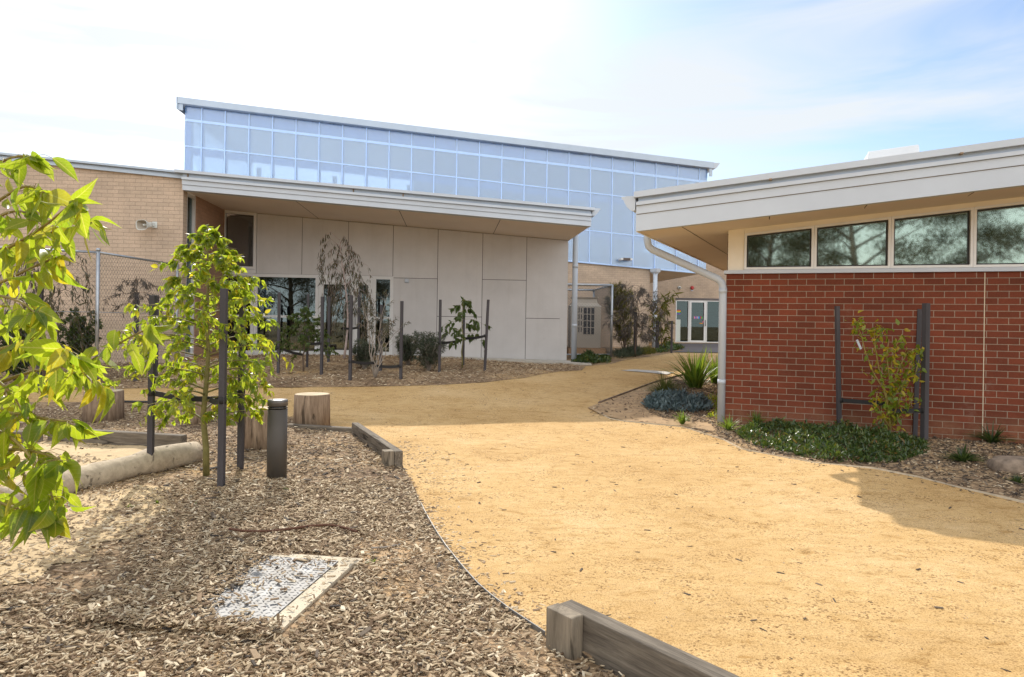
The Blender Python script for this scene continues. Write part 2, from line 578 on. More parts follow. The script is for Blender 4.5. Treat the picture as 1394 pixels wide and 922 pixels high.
def mulch_base():
    m, n, l, p = mat("mulch_soil")
    big = noise_node(n, l, 1.1, 6, 0.65)
    r = ramp(n, [(0.34, (0.17, 0.115, 0.075)), (0.52, (0.33, 0.235, 0.145)), (0.68, (0.48, 0.33, 0.17))])
    l.new(big.outputs['Fac'], r.inputs['Fac'])
    vo = n.new('ShaderNodeTexVoronoi')
    vo.inputs['Scale'].default_value = 30
    mp = n.new('ShaderNodeMapping')
    mp.inputs['Scale'].default_value = (1, 2.0, 1)
    tc = n.new('ShaderNodeTexCoord')
    l.new(tc.outputs['Object'], mp.inputs['Vector'])
    l.new(mp.outputs['Vector'], vo.inputs['Vector'])
    sep = n.new('ShaderNodeSeparateColor')
    l.new(vo.outputs['Color'], sep.inputs['Color'])
    r2 = ramp(n, [(0.0, (0.45, 0.42, 0.40)), (0.5, (0.95, 0.92, 0.88)), (1.0, (1.6, 1.55, 1.45))])
    l.new(sep.outputs['Green'], r2.inputs['Fac'])
    c = mixc(n, l, 0.8, r.outputs['Color'], r2.outputs['Color'], 'MULTIPLY')
    l.new(c, p.inputs['Base Color'])
    p.inputs['Roughness'].default_value = 0.95
    p.inputs['Specular IOR Level'].default_value = 0.15
    bump(n, l, sep.outputs['Green'], 0.6, 0.012, p)
    return m
M['mulch'] = mulch_base()

def island(name, stops, rough=0.8, spec=0.3, trans=None, tw=0.45, vein=False):
    m, n, l, p = mat(name)
    g = n.new('ShaderNodeNewGeometry')
    r = ramp(n, stops)
    l.new(g.outputs['Random Per Island'], r.inputs['Fac'])
    t = noise_node(n, l, 40, 3, 0.6)
    r2 = ramp(n, [(0.3, (0.8, 0.8, 0.8)), (0.7, (1.12, 1.12, 1.12))])
    l.new(t.outputs['Fac'], r2.inputs['Fac'])
    c = mixc(n, l, 1.0, r.outputs['Color'], r2.outputs['Color'], 'MULTIPLY')
    vm = None
    if vein:
        at_ = n.new('ShaderNodeAttribute')
        at_.attribute_name = "leaf"
        sx = n.new('ShaderNodeSeparateXYZ')
        l.new(at_.outputs['Vector'], sx.inputs['Vector'])
        ab = n.new('ShaderNodeMath'); ab.operation = 'ABSOLUTE'
        l.new(sx.outputs['X'], ab.inputs[0])
        mid = ramp(n, [(0.006, (1, 1, 1)), (0.022, (0, 0, 0))])
        l.new(ab.outputs[0], mid.inputs['Fac'])
        k1 = n.new('ShaderNodeMath'); k1.operation = 'MULTIPLY_ADD'
        l.new(ab.outputs[0], k1.inputs[0]); k1.inputs[1].default_value = -1.1
        l.new(sx.outputs['Y'], k1.inputs[2])
        k2 = n.new('ShaderNodeMath'); k2.operation = 'MULTIPLY'
        l.new(k1.outputs[0], k2.inputs[0]); k2.inputs[1].default_value = 52
        k3 = n.new('ShaderNodeMath'); k3.operation = 'SINE'
        l.new(k2.outputs[0], k3.inputs[0])
        side = ramp(n, [(0.86, (0, 0, 0)), (0.98, (0.45, 0.45, 0.45))])
        l.new(k3.outputs[0], side.inputs['Fac'])
        vm = mixc(n, l, 1.0, mid.outputs['Color'], side.outputs['Color'], 'ADD')
        c = mixc(n, l, vm, c, (0.22, 0.25, 0.06))
        sp = noise_node(n, l, 70, 3, 0.6)
        rs = ramp(n, [(0.70, (0, 0, 0)), (0.76, (0.8, 0.8, 0.8))])
        l.new(sp.outputs['Fac'], rs.inputs['Fac'])
        c = mixc(n, l, rs.outputs['Color'], c, (0.16, 0.09, 0.02))
    l.new(c, p.inputs['Base Color'])
    p.inputs['Roughness'].default_value = rough
    p.inputs['Specular IOR Level'].default_value = spec
    if trans:
        tr = n.new('ShaderNodeBsdfTranslucent')
        rt = ramp(n, trans)
        l.new(g.outputs['Random Per Island'], rt.inputs['Fac'])
        tcol = rt.outputs['Color']
        if vm is not None:
            tcol = mixc(n, l, vm, tcol, (0.80, 0.80, 0.16))
            tcol = mixc(n, l, rs.outputs['Color'], tcol, (0.25, 0.12, 0.02))
            lb_ = noise_node(n, l, 14, 4, 0.6)
            rl_ = ramp(n, [(0.3, (0.72, 0.76, 0.7)), (0.7, (1.15, 1.12, 1.0))])
            l.new(lb_.outputs['Fac'], rl_.inputs['Fac'])
            tcol = mixc(n, l, 1.0, tcol, rl_.outputs['Color'], 'MULTIPLY')
        l.new(tcol, tr.inputs['Color'])
        mx = n.new('ShaderNodeMixShader')
        mx.inputs['Fac'].default_value = tw
        l.new(p.outputs['BSDF'], mx.inputs[1])
        l.new(tr.outputs['BSDF'], mx.inputs[2])
        l.new(mx.outputs['Shader'], n['Material Output'].inputs['Surface'])
    return m

M['chip'] = island("wood_chip", [(0.0, (0.13, 0.08, 0.045)), (0.3, (0.29, 0.20, 0.12)), (0.65, (0.44, 0.335, 0.21)), (0.88, (0.58, 0.47, 0.32)), (1.0, (0.70, 0.60, 0.44))], 0.85, 0.25)
M['chip_dark'] = island("bark_flake", [(0.0, (0.035, 0.028, 0.024)), (0.6, (0.10, 0.075, 0.055)), (1.0, (0.22, 0.17, 0.12))], 0.85, 0.25)
M['pebble'] = island("pebble", [(0.0, (0.12, 0.085, 0.06)), (0.5, (0.32, 0.22, 0.14)), (1.0, (0.55, 0.46, 0.36))], 0.85, 0.25)
M['leaf_bright'] = island("kurrajong_leaf", [(0.0, (0.050, 0.095, 0.012)), (0.7, (0.085, 0.140, 0.016)), (1.0, (0.16, 0.18, 0.02))], 0.36, 0.55,
                          [(0.0, (0.42, 0.60, 0.03)), (0.8, (0.62, 0.72, 0.03)), (1.0, (0.85, 0.66, 0.03))], 0.6, vein=True)
M['leaf_mid'] = island("mid_green_leaf", [(0.0, (0.045, 0.075, 0.020)), (0.7, (0.085, 0.125, 0.035)), (1.0, (0.13, 0.15, 0.04))], 0.45, 0.4,
                       [(0.0, (0.10, 0.18, 0.02)), (1.0, (0.22, 0.28, 0.03))], 0.35)
M['leaf_gum'] = island("gum_leaf", [(0.0, (0.050, 0.055, 0.040)), (0.7, (0.085, 0.088, 0.060)), (1.0, (0.13, 0.085, 0.055))], 0.5, 0.4,
                       [(0.0, (0.13, 0.15, 0.05)), (1.0, (0.28, 0.20, 0.05))], 0.3)
M['leaf_grey'] = island("grey_green_leaf", [(0.0, (0.050, 0.065, 0.045)), (1.0, (0.105, 0.125, 0.085))], 0.6, 0.3,
                        [(0.0, (0.10, 0.13, 0.06)), (1.0, (0.18, 0.2, 0.08))], 0.3)
M['leaf_purple'] = island("purple_feathery_leaf", [(0.0, (0.085, 0.080, 0.068)), (1.0, (0.17, 0.145, 0.125))], 0.6, 0.3,
                          [(0.0, (0.09, 0.08, 0.06)), (1.0, (0.16, 0.12, 0.09))], 0.3)
M['leaf_conifer'] = island("feathery_green_leaf", [(0.0, (0.075, 0.085, 0.02)), (0.8, (0.14, 0.145, 0.03)), (1.0, (0.25, 0.17, 0.04))], 0.6, 0.3,
                           [(0.0, (0.16, 0.18, 0.02)), (1.0, (0.34, 0.26, 0.03))], 0.35)
M['leaf_lemon'] = island("lemon_leaf", [(0.0, (0.09, 0.15, 0.02)), (0.6, (0.19, 0.27, 0.03)), (0.85, (0.42, 0.34, 0.03)), (1.0, (0.60, 0.44, 0.03))], 0.38, 0.5,
                         [(0.0, (0.28, 0.42, 0.03)), (0.8, (0.55, 0.55, 0.03)), (1.0, (0.85, 0.6, 0.02))], 0.5)
M['leaf_cover'] = island("ground_cover_leaf", [(0.0, (0.026, 0.050, 0.016)), (0.7, (0.060, 0.108, 0.026)), (0.93, (0.13, 0.16, 0.04)), (1.0, (0.28, 0.12, 0.04))], 0.32, 0.5,
                         [(0.0, (0.08, 0.16, 0.02)), (1.0, (0.2, 0.25, 0.02))], 0.25)
M['leaf_blue'] = island("blue_grey_succulent", [(0.0, (0.075, 0.115, 0.125)), (1.0, (0.17, 0.23, 0.235))], 0.5, 0.4,
                        [(0.0, (0.08, 0.14, 0.12)), (1.0, (0.12, 0.2, 0.18))], 0.2)
M['blade'] = island("strappy_leaf", [(0.0, (0.055, 0.11, 0.02)), (1.0, (0.13, 0.20, 0.035))], 0.4, 0.45,
                    [(0.0, (0.22, 0.36, 0.03)), (1.0, (0.4, 0.5, 0.04))], 0.4)
M['blade_olive'] = island("olive_grass", [(0.0, (0.06, 0.085, 0.025)), (1.0, (0.15, 0.16, 0.05))], 0.6, 0.3,
                         [(0.0, (0.16, 0.2, 0.04)), (1.0, (0.26, 0.28, 0.06))], 0.35)
M['blade_dark'] = island("dark_strappy_leaf", [(0.0, (0.022, 0.045, 0.018)), (1.0, (0.055, 0.085, 0.03))], 0.4, 0.45,
                         [(0.0, (0.1, 0.18, 0.03)), (1.0, (0.2, 0.28, 0.04))], 0.35)
M['bark_green'] = plain("green_bark", (0.17, 0.15, 0.045), 0.7, var=0.3, vscale=12)
M['bark_brown'] = plain("brown_bark", (0.12, 0.085, 0.06), 0.85, var=0.3, vscale=14)
M['bark_pale'] = plain("pale_bark", (0.46, 0.37, 0.34), 0.8, var=0.2, vscale=14)
M['twig_green'] = plain("green_twig", (0.22, 0.17, 0.04), 0.6, var=0.25, vscale=14)
M['twig_grey'] = plain("grey_twig", (0.30, 0.26, 0.22), 0.8, var=0.2)

def timber(name, lo, hi, crack=0.75, axis=(1.2, 14, 14), rot=0.0):
    m, n, l, p = mat(name)
    tc = n.new('ShaderNodeTexCoord')
    r0 = n.new('ShaderNodeMapping')
    r0.inputs['Rotation'].default_value = (0, 0, -rot)
    l.new(tc.outputs['Object'], r0.inputs['Vector'])
    mp = n.new('ShaderNodeMapping')
    mp.inputs['Scale'].default_value = axis
    l.new(r0.outputs['Vector'], mp.inputs['Vector'])
    t = noise_node(n, l, 3.0, 8, 0.68, vec=mp.outputs['Vector'], dist=0.35)
    r = ramp(n, [(0.30, lo), (0.52, tuple((a + b) / 2 for a, b in zip(lo, hi))), (0.72, hi)])
    l.new(t.outputs['Fac'], r.inputs['Fac'])
    t2 = noise_node(n, l, 1.4, 4, 0.6, vec=mp.outputs['Vector'], dist=0.8)
    r2 = ramp(n, [(0.35, (crack * 0.45,) * 3), (0.40, (1, 1, 1))])
    l.new(t2.outputs['Fac'], r2.inputs['Fac'])
    c = mixc(n, l, 1.0, r.outputs['Color'], r2.outputs['Color'], 'MULTIPLY')
    l.new(c, p.inputs['Base Color'])
    p.inputs['Roughness'].default_value = 0.9
    p.inputs['Specular IOR Level'].default_value = 0.2
    nb = bump(n, l, t.outputs['Fac'], 0.5, 0.01, p)
    bump(n, l, r2.outputs['Color'], 0.6, 0.008, p, nb)
    return m
M['stump_bark'] = timber("debarked_log", (0.13, 0.085, 0.055), (0.40, 0.30, 0.21), 0.8, (7, 7, 0.9))
M['log'] = timber("weathered_log", (0.36, 0.29, 0.21), (0.62, 0.52, 0.38), 0.9, (5, 5, 5))

def stump_top():
    m, n, l, p = mat("sawn_end_grain")
    tc = n.new('ShaderNodeTexCoord')
    w = n.new('ShaderNodeTexWave')
    w.wave_type = 'RINGS'
    w.rings_direction = 'Z'
    w.inputs['Scale'].default_value = 22
    w.inputs['Distortion'].default_value = 2.5
    w.inputs['Detail'].default_value = 3
    l.new(tc.outputs['Object'], w.inputs['Vector'])
    r = ramp(n, [(0.1, (0.44, 0.34, 0.21)), (0.9, (0.60, 0.50, 0.34))])
    l.new(w.outputs['Fac'], r.inputs['Fac'])
    t = noise_node(n, l, 6, 5, 0.6)
    r2 = ramp(n, [(0.3, (0.75, 0.72, 0.68)), (0.6, (1.05, 1.05, 1.05))])
    l.new(t.outputs['Fac'], r2.inputs['Fac'])
    l.new(mixc(n, l, 1.0, r.outputs['Color'], r2.outputs['Color'], 'MULTIPLY'), p.inputs['Base Color'])
    p.inputs['Roughness'].default_value = 0.9
    return m
M['stump_top'] = stump_top()

def glass(name, tint, refl, base=0.0, rough=0.01):
    m, n, l, p = mat(name)
    n.remove(p)
    tr = n.new('ShaderNodeBsdfTransparent')
    tr.inputs['Color'].default_value = (*tint, 1)
    gl = n.new('ShaderNodeBsdfGlossy')
    gl.inputs['Color'].default_value = (*refl, 1)
    gl.inputs['Roughness'].default_value = rough
    fr = n.new('ShaderNodeFresnel')
    fr.inputs['IOR'].default_value = 1.5
    ad = n.new('ShaderNodeMath')
    ad.operation = 'ADD'
    ad.use_clamp = True
    ad.inputs[1].default_value = base
    l.new(fr.outputs['Fac'], ad.inputs[0])
    mx = n.new('ShaderNodeMixShader')
    l.new(ad.outputs[0], mx.inputs['Fac'])
    l.new(tr.outputs['BSDF'], mx.inputs[1])
    l.new(gl.outputs['BSDF'], mx.inputs[2])
    l.new(mx.outputs['Shader'], n['Material Output'].inputs['Surface'])
    return m
M['glass'] = glass("tinted_glass", (0.36, 0.38, 0.38), (0.75, 0.92, 0.95), 0.07)
M['glass_green'] = glass("green_tinted_glass", (0.34, 0.42, 0.33), (0.78, 0.95, 0.84), 0.30, 0.03)
M['glass_clear'] = glass("clear_glass", (0.50, 0.54, 0.53), (0.7, 0.88, 0.9), 0.02)

M['glass_light'] = glass("lightly_tinted_glass", (0.72, 0.70, 0.71), (0.8, 0.85, 0.9), 0.05)

def polycarb(name, clear, tcol, dcol):
    m, n, l, p = mat(name)
    n.remove(p)
    tr = n.new('ShaderNodeBsdfTransparent')
    tr.inputs['Color'].default_value = (0.86, 0.93, 1.0, 1)
    tl = n.new('ShaderNodeBsdfTranslucent')
    tl.inputs['Color'].default_value = (*tcol, 1)
    df = n.new('ShaderNodeBsdfDiffuse')
    df.inputs['Color'].default_value = (*dcol, 1)
    gl = n.new('ShaderNodeBsdfGlossy')
    gl.inputs['Roughness'].default_value = 0.2
    gl.inputs['Color'].default_value = (0.9, 0.95, 1, 1)
    a = n.new('ShaderNodeMixShader')
    a.inputs['Fac'].default_value = 0.45
    l.new(tl.outputs['BSDF'], a.inputs[1])
    l.new(df.outputs['BSDF'], a.inputs[2])
    b = n.new('ShaderNodeMixShader')
    b.inputs['Fac'].default_value = clear
    l.new(a.outputs['Shader'], b.inputs[1])
    l.new(tr.outputs['BSDF'], b.inputs[2])
    c = n.new('ShaderNodeMixShader')
    c.inputs['Fac'].default_value = 0.14
    l.new(b.outputs['Shader'], c.inputs[1])
    l.new(gl.outputs['BSDF'], c.inputs[2])
    l.new(c.outputs['Shader'], n['Material Output'].inputs['Surface'])
    return m
M['poly'] = polycarb("polycarbonate_sheet", 0.64, (0.60, 0.79, 1.0), (0.40, 0.64, 1.0))
M['poly_rear'] = polycarb("clear_polycarbonate_sheet", 0.85, (0.85, 0.92, 0.98), (0.7, 0.8, 0.9))
M['poly_frame'] = plain("blue_grey_purlin", (0.13, 0.23, 0.46), 0.6, var=0.05)
M['mullion'] = plain("pale_mullion", (0.44, 0.62, 0.92), 0.5, var=0.04)
M['interior'] = plain("dim_interior", (0.20, 0.18, 0.16), 0.9, var=0.15, vscale=0.8)
M['interior_dark'] = plain("dark_interior", (0.06, 0.05, 0.05), 0.9)
M['blind'] = plain("pale_blind", (0.55, 0.58, 0.52), 0.9, var=0.05)

def checker():
    m, n, l, p = mat("checker_plate")
    t = noise_node(n, l, 7, 5, 0.65)
    r = ramp(n, [(0.35, (0.10, 0.09, 0.08)), (0.6, (0.24, 0.24, 0.24)), (0.7, (0.32, 0.32, 0.315))])
    l.new(t.outputs['Fac'], r.inputs['Fac'])
    l.new(r.outputs['Color'], p.inputs['Base Color'])
    p.inputs['Metallic'].default_value = 0.0
    p.inputs['Specular IOR Level'].default_value = 0.16
    p.inputs['Roughness'].default_value = 0.5
    return m
M['checker'] = checker()

# ------------------------------------------------------------------ ground sheets
def resample(poly, step):
    out = []
    n = len(poly)
    for i in range(n):
        a, b = Vector(poly[i]), Vector(poly[(i + 1) % n])
        k = max(1, int((b - a).length / step))
        out += [a.lerp(b, j / k) for j in range(k)]
    return out

def inside(poly, x, y):
    c = False
    n = len(poly)
    j = n - 1
    for i in range(n):
        xi, yi = poly[i]
        xj, yj = poly[j]
        if (yi > y) != (yj > y) and x < (xj - xi) * (y - yi) / (yj - yi) + xi:
            c = not c
        j = i
    return c

def edge_dist(poly, x, y):
    P = np.array(poly)
    Q = np.roll(P, -1, axis=0)
    d = Q - P
    w = np.array((x, y)) - P
    t = np.clip((w * d).sum(1) / np.maximum(1e-9, (d * d).sum(1)), 0, 1)
    return float(np.min(np.linalg.norm(w - d * t[:, None], axis=1)))

def drape(name, poly, step, zf, m, smooth=True, far=None):
    """sheet over polygon poly (x,y); far(y) gives a growing step"""
    b = resample(poly, step)
    pts = [Vector((p[0], p[1])) for p in b]
    nb = len(pts)
    edges = [(i, (i + 1) % nb) for i in range(nb)]
    xs = [p[0] for p in poly]
    ys = [p[1] for p in poly]
    y = min(ys) + step / 2
    row = 0
    pl = [(p[0], p[1]) for p in b]
    while y < max(ys):
        st = far(y) if far else step
        x = min(xs) + st * (0.5 if row % 2 else 0.25)
        while x < max(xs):
            if inside(poly, x, y) and edge_dist(poly, x, y) > st * 0.35:
                pts.append(Vector((x, y)))
            x += st
        y += st * 0.87
        row += 1
    r = delaunay_2d_cdt(pts, edges, [], 1, 1e-5)
    mb = MB()
    mb.add([(p.x, p.y, zf(p.x, p.y)) for p in r[0]], [tuple(f) for f in r[2]], None, 0, smooth)
    o = obj(name, mb, m)
    # faces up
    me = o.data
    if sum(p.normal.z for p in me.polygons) < 0:
        me.flip_normals()
    return o

def gx(pts):
    out = []
    for p in pts:
        q = G(*p)
        out.append((q.x, q.y))
    return out

def g_earth():
    mb = MB()
    xs = [-220, -110, -60, -40, -30] + list(np.arange(-24, 24.1, 1.0)) + [30, 40, 60, 110, 220]
    ys = [-220, -110, -60, -30, -15, -8, -4, -2] + list(np.arange(0, 42.1, 1.0)) + [50, 70, 120, 260, 600]
    v = [(x, y, gz(x, y) - 0.02) for y in ys for x in xs]
    nx = len(xs)
    f = [(j * nx + i, j * nx + i + 1, (j + 1) * nx + i + 1, (j + 1) * nx + i) for j in range(len(ys) - 1) for i in range(nx - 1)]
    mb.add(v, f, None, 0, True)
    return tag(obj("ground", mb, M['earth']), kind='structure')
g_earth()

def path_z(x, y):
    q = mnoise.noise(Vector((x * 1.1, y * 1.1, 3.0))) * 0.012 + mnoise.noise(Vector((x * 4, y * 4, 9.0))) * 0.004
    return gz(x, y) + q * min(1, max(0.2, (30 - y) / 20))
path_poly = [(-13, -6), (13, -6), (13, 27.0), (11, 38.5), (3.5, 38.5), (3.5, 27), (-1, 20), (-13, 17)]
tag(drape("path", path_poly, 0.5, path_z, M['granite'], far=lambda y: 0.12 if 1.5 < y < 9 else (0.25 if 0 < y < 14 else 0.6)), kind='structure')

pav = gx([(884, 479), (905, 473), (920, 468), (1010, 468), (1010, 480), (960, 481)])
tag(drape("paving", pav, 0.8, lambda x, y: gz(x, y) + 0.02, M['paving']), kind='structure')

# mulch beds
EDGE = [(742, 868), (715, 850), (690, 833), (668, 816), (650, 800), (634, 782), (620, 765), (607, 748), (595, 730), (585, 713), (577, 698), (573, 689)]
near_bed = [(1.80, 1.27), (0.25, 3.15)] + gx(EDGE + [(565, 668), (556, 650), (549, 637)]) + [(-1.15, 7.05), (-1.98, 8.85), (-2.52, 9.02)] + gx([(405, 569), (360, 565), (320, 556), (250, 549), (150, 548), (60, 548), (-80, 548)]) + [(-8.2, 8.3), (-8.0, 3.0), (-3.2, 1.2), (1.7, 0.9)]
far_bed = gx([(-250, 536), (-60, 533), (60, 531), (200, 529), (340, 528), (420, 527.5), (520, 526.5), (600, 524.5), (660, 521), (715, 514.5), (762, 506), (792, 504.5)]) + [(2.1, 18.9), (-1, 18.75), (-6.6, 18.2), (-7.5, 15.6), (-13, 14.8), (-13.5, 13)]
right_bed = gx([(962, 503), (930, 511), (890, 522), (850, 537), (815, 550), (806, 556), (822, 566), (850, 573), (930, 581), (985, 598), (1010, 611), (1060, 621), (1110, 630), (1190, 637), (1250, 649), (1300, 662), (1350, 673), (1394, 683), (1480, 706), (1700, 765)]) + [(10.0, 7.5), (3.2, 10.0), (4.9, 13.9)]
cage_bed = gx([(772, 499), (800, 498.5), (832, 496), (846, 491.5), (870, 488), (893, 484.5), (915, 481), (938, 478)]) + [(7.6, 36.0), (6.0, 30.0), (5.6, 28), (1.9, 27)]

def bed_z(poly, lift, seed):
    P = np.array(poly)
    def z(x, y):
        e = min(1.0, edge_dist(poly, x, y) / 0.35)
        q = mnoise.noise(Vector((x * 1.7, y * 1.7, seed))) * 0.02 + mnoise.noise(Vector((x * 6, y * 6, seed))) * 0.006
        return gz(x, y) + 0.006 + e * (lift + q)
    return z
bz_near, bz_far, bz_right, bz_cage = bed_z(near_bed, 0.022, 1.0), bed_z(far_bed, 0.04, 5.0), bed_z(right_bed, 0.03, 8.0), bed_z(cage_bed, 0.03, 12.0)
tag(drape("garden_bed", near_bed, 0.2, bz_near, M['mulch']), kind='structure')
tag(drape("garden_bed", far_bed, 0.4, bz_far, M['mulch']), kind='structure')
tag(drape("garden_bed", right_bed, 0.2, bz_right, M['mulch']), kind='structure')
tag(drape("garden_bed", cage_bed, 0.5, bz_cage, M['mulch']), kind='structure')

# ------------------------------------------------------------------ planes of the buildings
PF = Plane((-7.4, 15.4), (1, 0.09))         # front of the left building
PW = PF.off(-2.85)                          # recessed panel wall
PH = Plane((0, 27.3), (1, 0.09))            # hall front
PR = Plane((3.12, 9.98), (math.cos(R(20)), -math.sin(R(20))))   # red brick wall

def line_fn(pl, a, b, o=0.0):
    s0, z0 = pl.px(*a, o)
    s1, z1 = pl.px(*b, o)
    k = (z1 - z0) / (s1 - s0)
    return (lambda s: z0 + k * (s - s0)), s0, s1

def frame_ring(mb, pl, s0, s1, z0, z1, w, o0, o1, ztop=None):
    """rectangular frame (outer size), zt may slope: (left top, right top)"""
    zl, zr = ztop if ztop else (z1, z1)
    k = (zr - zl) / (s1 - s0)
    mb.pbox(pl, s0 + w, s1 - w, z0, z0 + w, o0, o1)
    mb.poly(pl, [(s0, z0), (s0 + w, z0), (s0 + w, zl + k * w), (s0, zl)], o0, o1)
    mb.poly(pl, [(s1 - w, z0), (s1, z0), (s1, zr), (s1 - w, zr - k * w)], o0, o1)
    mb.poly(pl, [(s0 + w, zl + k * w - w), (s1 - w, zr - k * w - w), (s1 - w, zr - k * w), (s0 + w, zl + k * w)], o0, o1)

# ------------------------------------------------------------------ left building
lb = thing("classroom_building", "long low building with tan brick end, pale panel wall and deep white canopy", "building", PF.pt(0, 0))
fzt, fs0, fs1 = line_fn(PF, (248, 232), (809, 282), 0.15)
fzb, _, _ = line_fn(PF, (250, 258.5), (805, 308), 0.15)
# brick end wall
tl_t, ts0, ts1 = line_fn(PF, (0, 206), (248, 233.5), 0.08)
tl_b, _, _ = line_fn(PF, (0, 217.5), (248, 243), 0.08)
S_L = -9.0
sF1 = PF.px(249, 300)[0]
mb = MB()
mb.poly(PF, [(S_L, -0.3), (sF1, -0.3), (sF1, tl_b(sF1) + 0.05), (S_L, tl_b(S_L) + 0.05)], -0.24, 0.0)
obj("brick_wall", mb, M['tan_brick'], lb)
mb = MB()
h = tl_t(0) - tl_b(0)
mb.band(PF, S_L, fs0 - 0.01, tl_b, 0, h * 0.42, -0.2, 0.07)
mb.band(PF, S_L, fs0 - 0.01, tl_b, h * 0.45, h * 0.68, -0.2, 0.04)
mb.band(PF, S_L, fs0 - 0.01, tl_b, h * 0.70, h, -0.2, 0.12)
obj("barge_capping", mb, M['flashing'], lb)
# canopy fascia
H = fzt(fs0) - fzb(fs0)
mb = MB()
sR = PF.px(805, 300, 0.15)[0]
sT = PF.px(809, 282, 0.15)[0]
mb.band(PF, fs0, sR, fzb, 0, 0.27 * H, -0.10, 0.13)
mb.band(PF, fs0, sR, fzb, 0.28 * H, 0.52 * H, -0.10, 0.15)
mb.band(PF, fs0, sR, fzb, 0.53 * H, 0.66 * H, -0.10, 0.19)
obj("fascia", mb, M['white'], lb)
mb = MB().band(PF, fs0, sR, fzb, 0.662 * H, 0.85 * H, -0.10, 0.12)
obj("fascia_flashing", mb, M['flashing'], lb)
mb = MB().band(PF, fs0 - 0.15, sT, fzb, 0.855 * H, H, -0.2, 0.22)
obj("roof_capping", mb, M['white'], lb)
for px_ in (253, 480, 548):
    s, z = PF.px(px_, 240, 0.2)
    obj("flashing_clip", MB().pbox(PF, s, s + 0.03, fzb(s) + 0.672 * H, fzb(s) + 0.84 * H, 0.121, 0.14), M['rock'], lb)
# soffit (plane follows the fascia slope)
wz = lambda s: fzb(s) + 0.012
sWr = PW.px(773, 400)[0]
D = 2.85
mb = MB()
mb.add([PF.pt(fs0, wz(fs0), 0.12), PF.pt(sR, wz(sR), 0.12), PF.pt(sR, wz(sR), -D - 6), PF.pt(fs0, wz(fs0), -D - 6),
        PF.pt(fs0, wz(fs0) + 0.05, 0.12), PF.pt(sR, wz(sR) + 0.05, 0.12), PF.pt(sR, wz(sR) + 0.05, -D - 6), PF.pt(fs0, wz(fs0) + 0.05, -D - 6)],
       [(3, 2, 1, 0), (4, 5, 6, 7), (0, 1, 5, 4), (1, 2, 6, 5), (2, 3, 7, 6), (3, 0, 4, 7)])
sof = obj("soffit", mb, M['soffit'], lb)
for px_ in (399, 542, 682):
    s = PF.px(px_, 285, 0.12)[0]
    obj("soffit_joint", MB().add([PF.pt(s, wz(s) - 0.003, 0.10), PF.pt(s + 0.014, wz(s) - 0.003, 0.10), PF.pt(s + 0.014, wz(s) - 0.003, -D + 0.02), PF.pt(s, wz(s) - 0.003, -D + 0.02)], [(3, 2, 1, 0)]), M['joint'], sof)
# roof slab
mb = MB()
def roofpt(s, o, dz=0.0):
    zz = fzt(s) - 0.06 if s >= fs0 else tl_t(s) - 0.06
    return PF.pt(s, zz + dz, o)
for a, b in ((S_L, fs0), (fs0, sR)):
    lo = 0.30 if a >= fs0 else 0.12
    mb.hexa([roofpt(a, -0.21, -lo), roofpt(b, -0.21, -lo), roofpt(b, -11.2, -lo), roofpt(a, -11.2, -lo), roofpt(a, -0.21), roofpt(b, -0.21), roofpt(b, -11.2), roofpt(a, -11.2)])
obj("roof", mb, M['roofing'], lb)
# eave gutter at the low end
mb = MB()
prof = [(0.0, 0.02), (0.0, -0.15), (0.03, -0.16), (0.075, -0.145), (0.115, -0.11), (0.15, -0.06), (0.17, -0.02), (0.195, -0.01), (0.195, 0.02)]
zg = fzt(sT) - 0.04
sg = sR + 0.03
v = [PF.pt(sg + a, zg + b, 0.10) for a, b in prof] + [PF.pt(sg + a, zg + b, -11) for a, b in prof]
n_ = len(prof)
mb.add(v, [tuple(range(n_)), tuple(range(2 * n_ - 1, n_ - 1, -1))] + [(i, i + n_, (i + 1) % n_ + n_, (i + 1) % n_) for i in range(n_)])
obj("gutter", mb, M['white'], lb)
# return wall beside the brick corner: tall window then brick
PRt = Plane(tuple(PF.pt(sF1, 0, 0))[:2], tuple(-PF.n)[:2])      # runs back from the corner, faces right
ret_top = wz(sF1) + 0.02
sA, _ = PRt.px(251.5, 300)
sB, _ = PRt.px(263, 300)
sC, _ = PRt.px(267.4, 300)
mb = MB().pbox(PRt, sC, D, -0.2, ret_top, -0.24, 0.0)
mb.pbox(PRt, 0.245, sC, -0.2, 0.55, -0.24, -0.001)
obj("return_wall", mb, M['pink_brick'], lb)
wd = MB()
frame_ring(wd, PRt, 0.245, sC, 0.55, ret_top - 0.02, 0.07, -0.14, -0.02)
wf = obj("window_frame", wd, M['frame'], lb)
obj("glass_pane", MB().pbox(PRt, 0.31, sC - 0.065, 0.62, ret_top - 0.09, -0.09, -0.08), M['glass'], wf)
# panel wall
P_ = lambda px_, py_: PW.px(px_, py_)
xs_ = {k: P_(k, 350)[0] for k in (349, 411, 474, 535, 596, 657, 717, 772)}
zt = lambda s: wz(s) - 0.005
pan = MB()
def panel(s0, s1, z0, z1, g=0.007):
    za = z0 if callable(z0) else (lambda s: z0)
    zb = z1 if callable(z1) else (lambda s: z1)
    pan.poly(PW, [(s0 + g, za(s0 + g) + g), (s1 - g, za(s1 - g) + g), (s1 - g, zb(s1 - g) - g), (s0 + g, zb(s0 + g) - g)], -0.02, 0.0)
zwh = P_(440, 374.5)[1]            # head of the glazing
zb0 = -0.1
panel(xs_[349], xs_[411], zwh, zt)
panel(xs_[411], xs_[474], zwh, zt)
panel(xs_[474], xs_[535], zwh, zt)
zj = P_(565, 379)[1]
panel(xs_[535], xs_[596], zj, zt); panel(xs_[535], xs_[596], zb0, zj)
zj = P_(627, 431.3)[1]
panel(xs_[596], xs_[657], zj, zt); panel(xs_[596], xs_[657], zb0, zj)
zj = P_(687, 381.2)[1]
